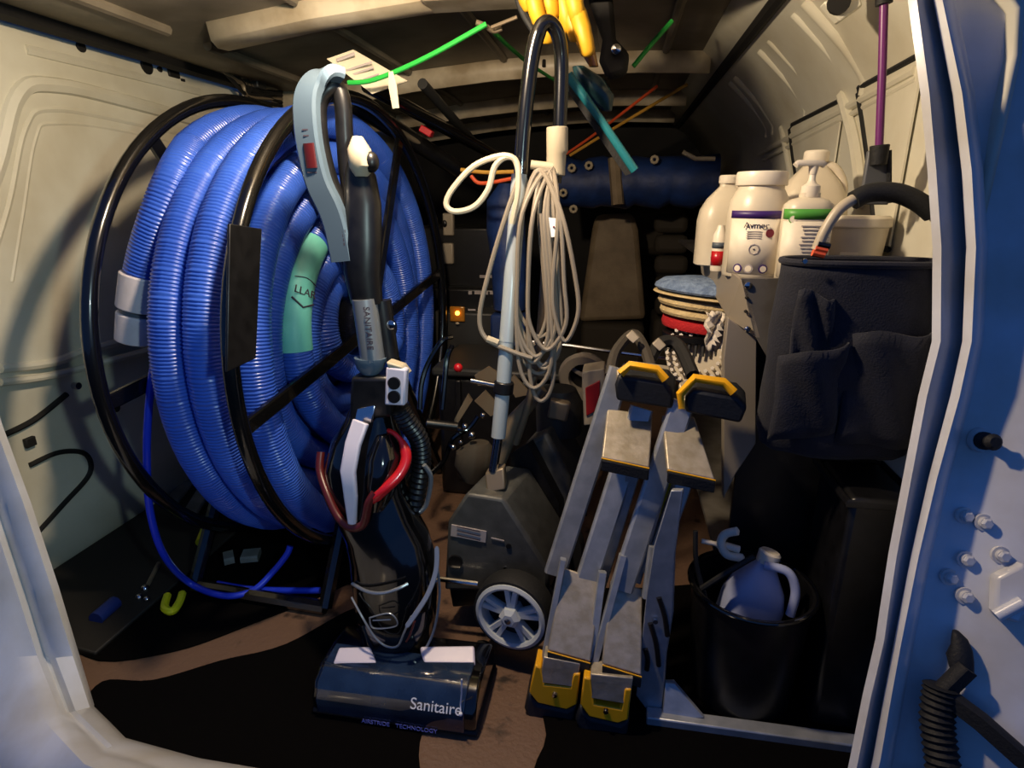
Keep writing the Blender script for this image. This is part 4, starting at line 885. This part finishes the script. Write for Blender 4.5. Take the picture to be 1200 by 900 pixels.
MB().box((-.357, 2.03, .455), (.465, .37, .03)).build('lid', 'greydk', tt, bevel=.01)
for x in (-.5, -.36, -.22): MB().box((x, 1.855, .25), (.02, .02, .36)).build('rib', 'black', tt, bevel=.004)
# clutter behind the vacuum: grey flaps, round brown cap, hoses and fittings
fl = thing('cardboard_flaps', 'open grey brown carton flaps behind the machine shaft', 'carton', at(560, 480, 1.6))
for q in (((556, 440), (572, 430), (600, 448), (560, 452)), ((532, 492), (548, 462), (553, 470), (534, 500)), ((556, 470), (568, 458), (588, 480), (575, 488)), ((594, 448), (602, 440), (622, 462), (604, 466))):
    MB().prism([at(px, py, 1.55) for px, py in q], (0, .012, .0)).build('flap', 'tan', fl)
rcap = MB().loft([(at(556, 562, 1.42), .03, .03), (at(556, 545, 1.42), .055, .04), (at(558, 530, 1.42), .055, .04), (at(562, 518, 1.42), .025, .02)], 16)
tag(rcap.build('brown_cap', 'seatdk'), 'rounded brown plastic cap left of the grey machine hood', 'cap')
fh = thing('black_hoses', 'tangle of black hoses and chrome fittings between vacuum and machine', 'hoses', at(510, 480, 1.45))
for p in ([(492, 480), (494, 450), (502, 425), (518, 400), (530, 395)], [(518, 480), (521, 450), (524, 420), (530, 405)], [(500, 496), (520, 498), (545, 504), (560, 488)], [(500, 560), (520, 540), (530, 515), (545, 505)]):
    MB().tube(smooth([at(x, y, 1.42 + .02 * i) for i, (x, y) in enumerate(p)], 6), .007, 8).build('hose', 'gloss', fh)
MB().tube([at(500, 496, 1.40), at(536, 500, 1.42)], .012, 10).build('coupling', 'black', fh)
for px, py, r in ((545, 500, .009), (553, 510, .010), (531, 524, .008), (540, 518, .006), (566, 487, .008), (537, 431, .012)):
    MB().ball(at(px, py, 1.40), r, 10).build('fitting', 'chrome' if px != 537 else 'red', fh)

# ================================================================ LEFT FLOOR CLUTTER
yc = MB().tube(smooth([atz(196, 698, .02), atz(193, 712, .02), atz(202, 716, .02), atz(210, 706, .02), atz(214, 694, .02)], 5), [.010] * 20 + [.006], 8).build('yellow_clip', 'yellow2'); tag(yc, 'small yellow forked clip lying on the dark floor', 'clip')
yt = thing('yellow_tool', 'long grey tool with yellow end under the reel', 'tool', atz(242, 620, .06))
MB().tube([atz(266, 575, .07), atz(248, 606, .06)], .018, 10).build('handle', 'greyslat', yt)
MB().tube([atz(248, 604, .06), atz(234, 636, .05)], [.016, .012], 10).build('tip', 'yellow2', yt)
for i, (a, b, lb) in enumerate((((262, 655), (274, 652), 'left pale slat glimpsed under the reel ring'), ((284, 652), (304, 650), 'right pale slat glimpsed under the reel ring'), ((222, 605), (240, 575), 'slanted pale slat left of the yellow tool'), ((200, 590), (225, 560), 'outermost slanted pale slat by the left wall'))):
    A, B = atz(*a, .05), atz(*b, .05)
    o = MB().ribbon([A, B], .05, .02, (0, 1, 0) if i < 2 else (1, .5, 0)).build('slat', 'greyslat'); tag(o, lb, 'slat')
bl = MB().tube([atz(112, 726, .03), atz(135, 706, .03)], .018, 10).build('blue_clip', 'blueclip'); tag(bl, 'dark blue plastic clip on the floor by the left wall', 'clip')
ft = thing('metal_fitting', 'shiny metal hose fitting on the floor near the yellow clip', 'fitting', atz(168, 692, .02))
for px, py, r in ((170, 690, .012), (163, 700, .01), (172, 702, .008)): MB().ball(atz(px, py, .02), r, 10).build('nut', 'chrome', ft)
MB().tube([atz(172, 688, .02), atz(186, 660, .03)], .006, 8).build('stem', 'tan', ft)

# ================================================================ RIGHT FRAME HARDWARE
dv = V((0, -1, .3)).normalized()
def rf(px, py):
    for i in range(len(yr) - 1):
        if yr[i] <= py <= yr[i + 1]:
            t = (py - yr[i]) / (yr[i + 1] - yr[i]); Y = Yr[i] + (Yr[i + 1] - Yr[i]) * t; g = xg[i] + (xg[i + 1] - xg[i]) * t
            dx = px - g; return at(px, py, Y + (.006 if dx < 30 else .006 - .018 * min(1, (dx - 30) / 45) - .018 * max(0, (dx - 75) / 75)) - .004)
    return at(px, py, .9)
st = thing('door_stop', 'black rubber door stop on the right rear frame', 'door stop', rf(1148, 517))
MB().lathe(rf(1150, 516), [(.014, -.002), (.014, .012), (.009, .016), (.009, .026), (.013, .03), (.008, .036)], dv, 16).build('bumper', 'rubber', st)
MB().lathe(rf(1150, 516), [(.02, -.002), (.018, .004)], dv, 16).build('washer', 'pillar', st)
for i, (px, py, lb) in enumerate(((1130, 604, 'topmost left hinge bolt on right frame, under the black stop'), (1152, 612, 'topmost right hinge bolt on right frame'), (1131, 655, 'middle hinge bolt on right frame'), (1112, 676, 'lower left hinge bolt beside the frame ridge'), (1130, 698, 'lowest hinge bolt just above the black strap knob'), (1172, 650, 'hinge bolt by the right picture edge'))):
    o = thing('hinge_bolt', lb, 'bolt', rf(px, py), 'hinge bolts')
    MB().lathe(rf(px, py), [(.013, -.002), (.013, .003), (.009, .003), (.009, .010)], dv, 18).build('flange', 'pillar', o)
    MB().lathe(rf(px, py) + dv * .01, [(.0085, -.004), (.0085, .003), (.006, .005)], dv, 6).build('head', 'pillar', o)
hn = thing('painted_bracket', 'painted hinge bracket at the right edge of the frame', 'hinge', rf(1170, 690))
MB().prism([rf(px, py) for px, py in ((1158, 672), (1192, 655), (1198, 700), (1186, 726), (1156, 715))], dv * .02).build('leaf', 'pillar', hn, bevel=.005)
MB().tube([rf(1158, 716) + dv * .02, rf(1188, 700) + dv * .02], .009, 12).build('knuckle', 'pillar', hn)
ck = thing('door_check', 'black jointed door check strap at lower right of frame', 'door check', rf(1110, 790))
kp = rf(1118, 752) + dv * .01
MB().loft([(rf(1118, 778) + dv * .02, .016, .014), (rf(1116, 764) + dv * .02, .018, .016), (rf(1118, 752) + dv * .02, .014, .013), (rf(1116, 742) + dv * .02, .011, .01), (rf(1112, 734) + dv * .02, .005, .005)], 14).build('knob', 'rubber', ck)
MB().ribbon([rf(1120, 772) + dv * .03, rf(1096, 792) + dv * .035, rf(1078, 812) + dv * .035], .026, .02, (0, 0, 1)).build('arm', 'rubber', ck)
bp = smooth([rf(1088, 790) + dv * .035, rf(1084, 830) + dv * .035, rf(1090, 880) + dv * .035, rf(1094, 940) + dv * .035], 12)
MB().tube(bp, [.024 if i % 2 else .020 for i in range(len(bp))], 14).build('bellows', 'rubber', ck)
MB().ribbon([rf(1092, 800) + dv * .035, rf(1130, 828) + dv * .04, rf(1175, 868) + dv * .04, rf(1230, 910) + dv * .04], .026, .02, (0, .2, 1)).build('arm', 'rubber', ck)
for i, (px, py, r) in enumerate(((10, 770, .012), (18, 803, .016), (6, 800, .010))):
    pass
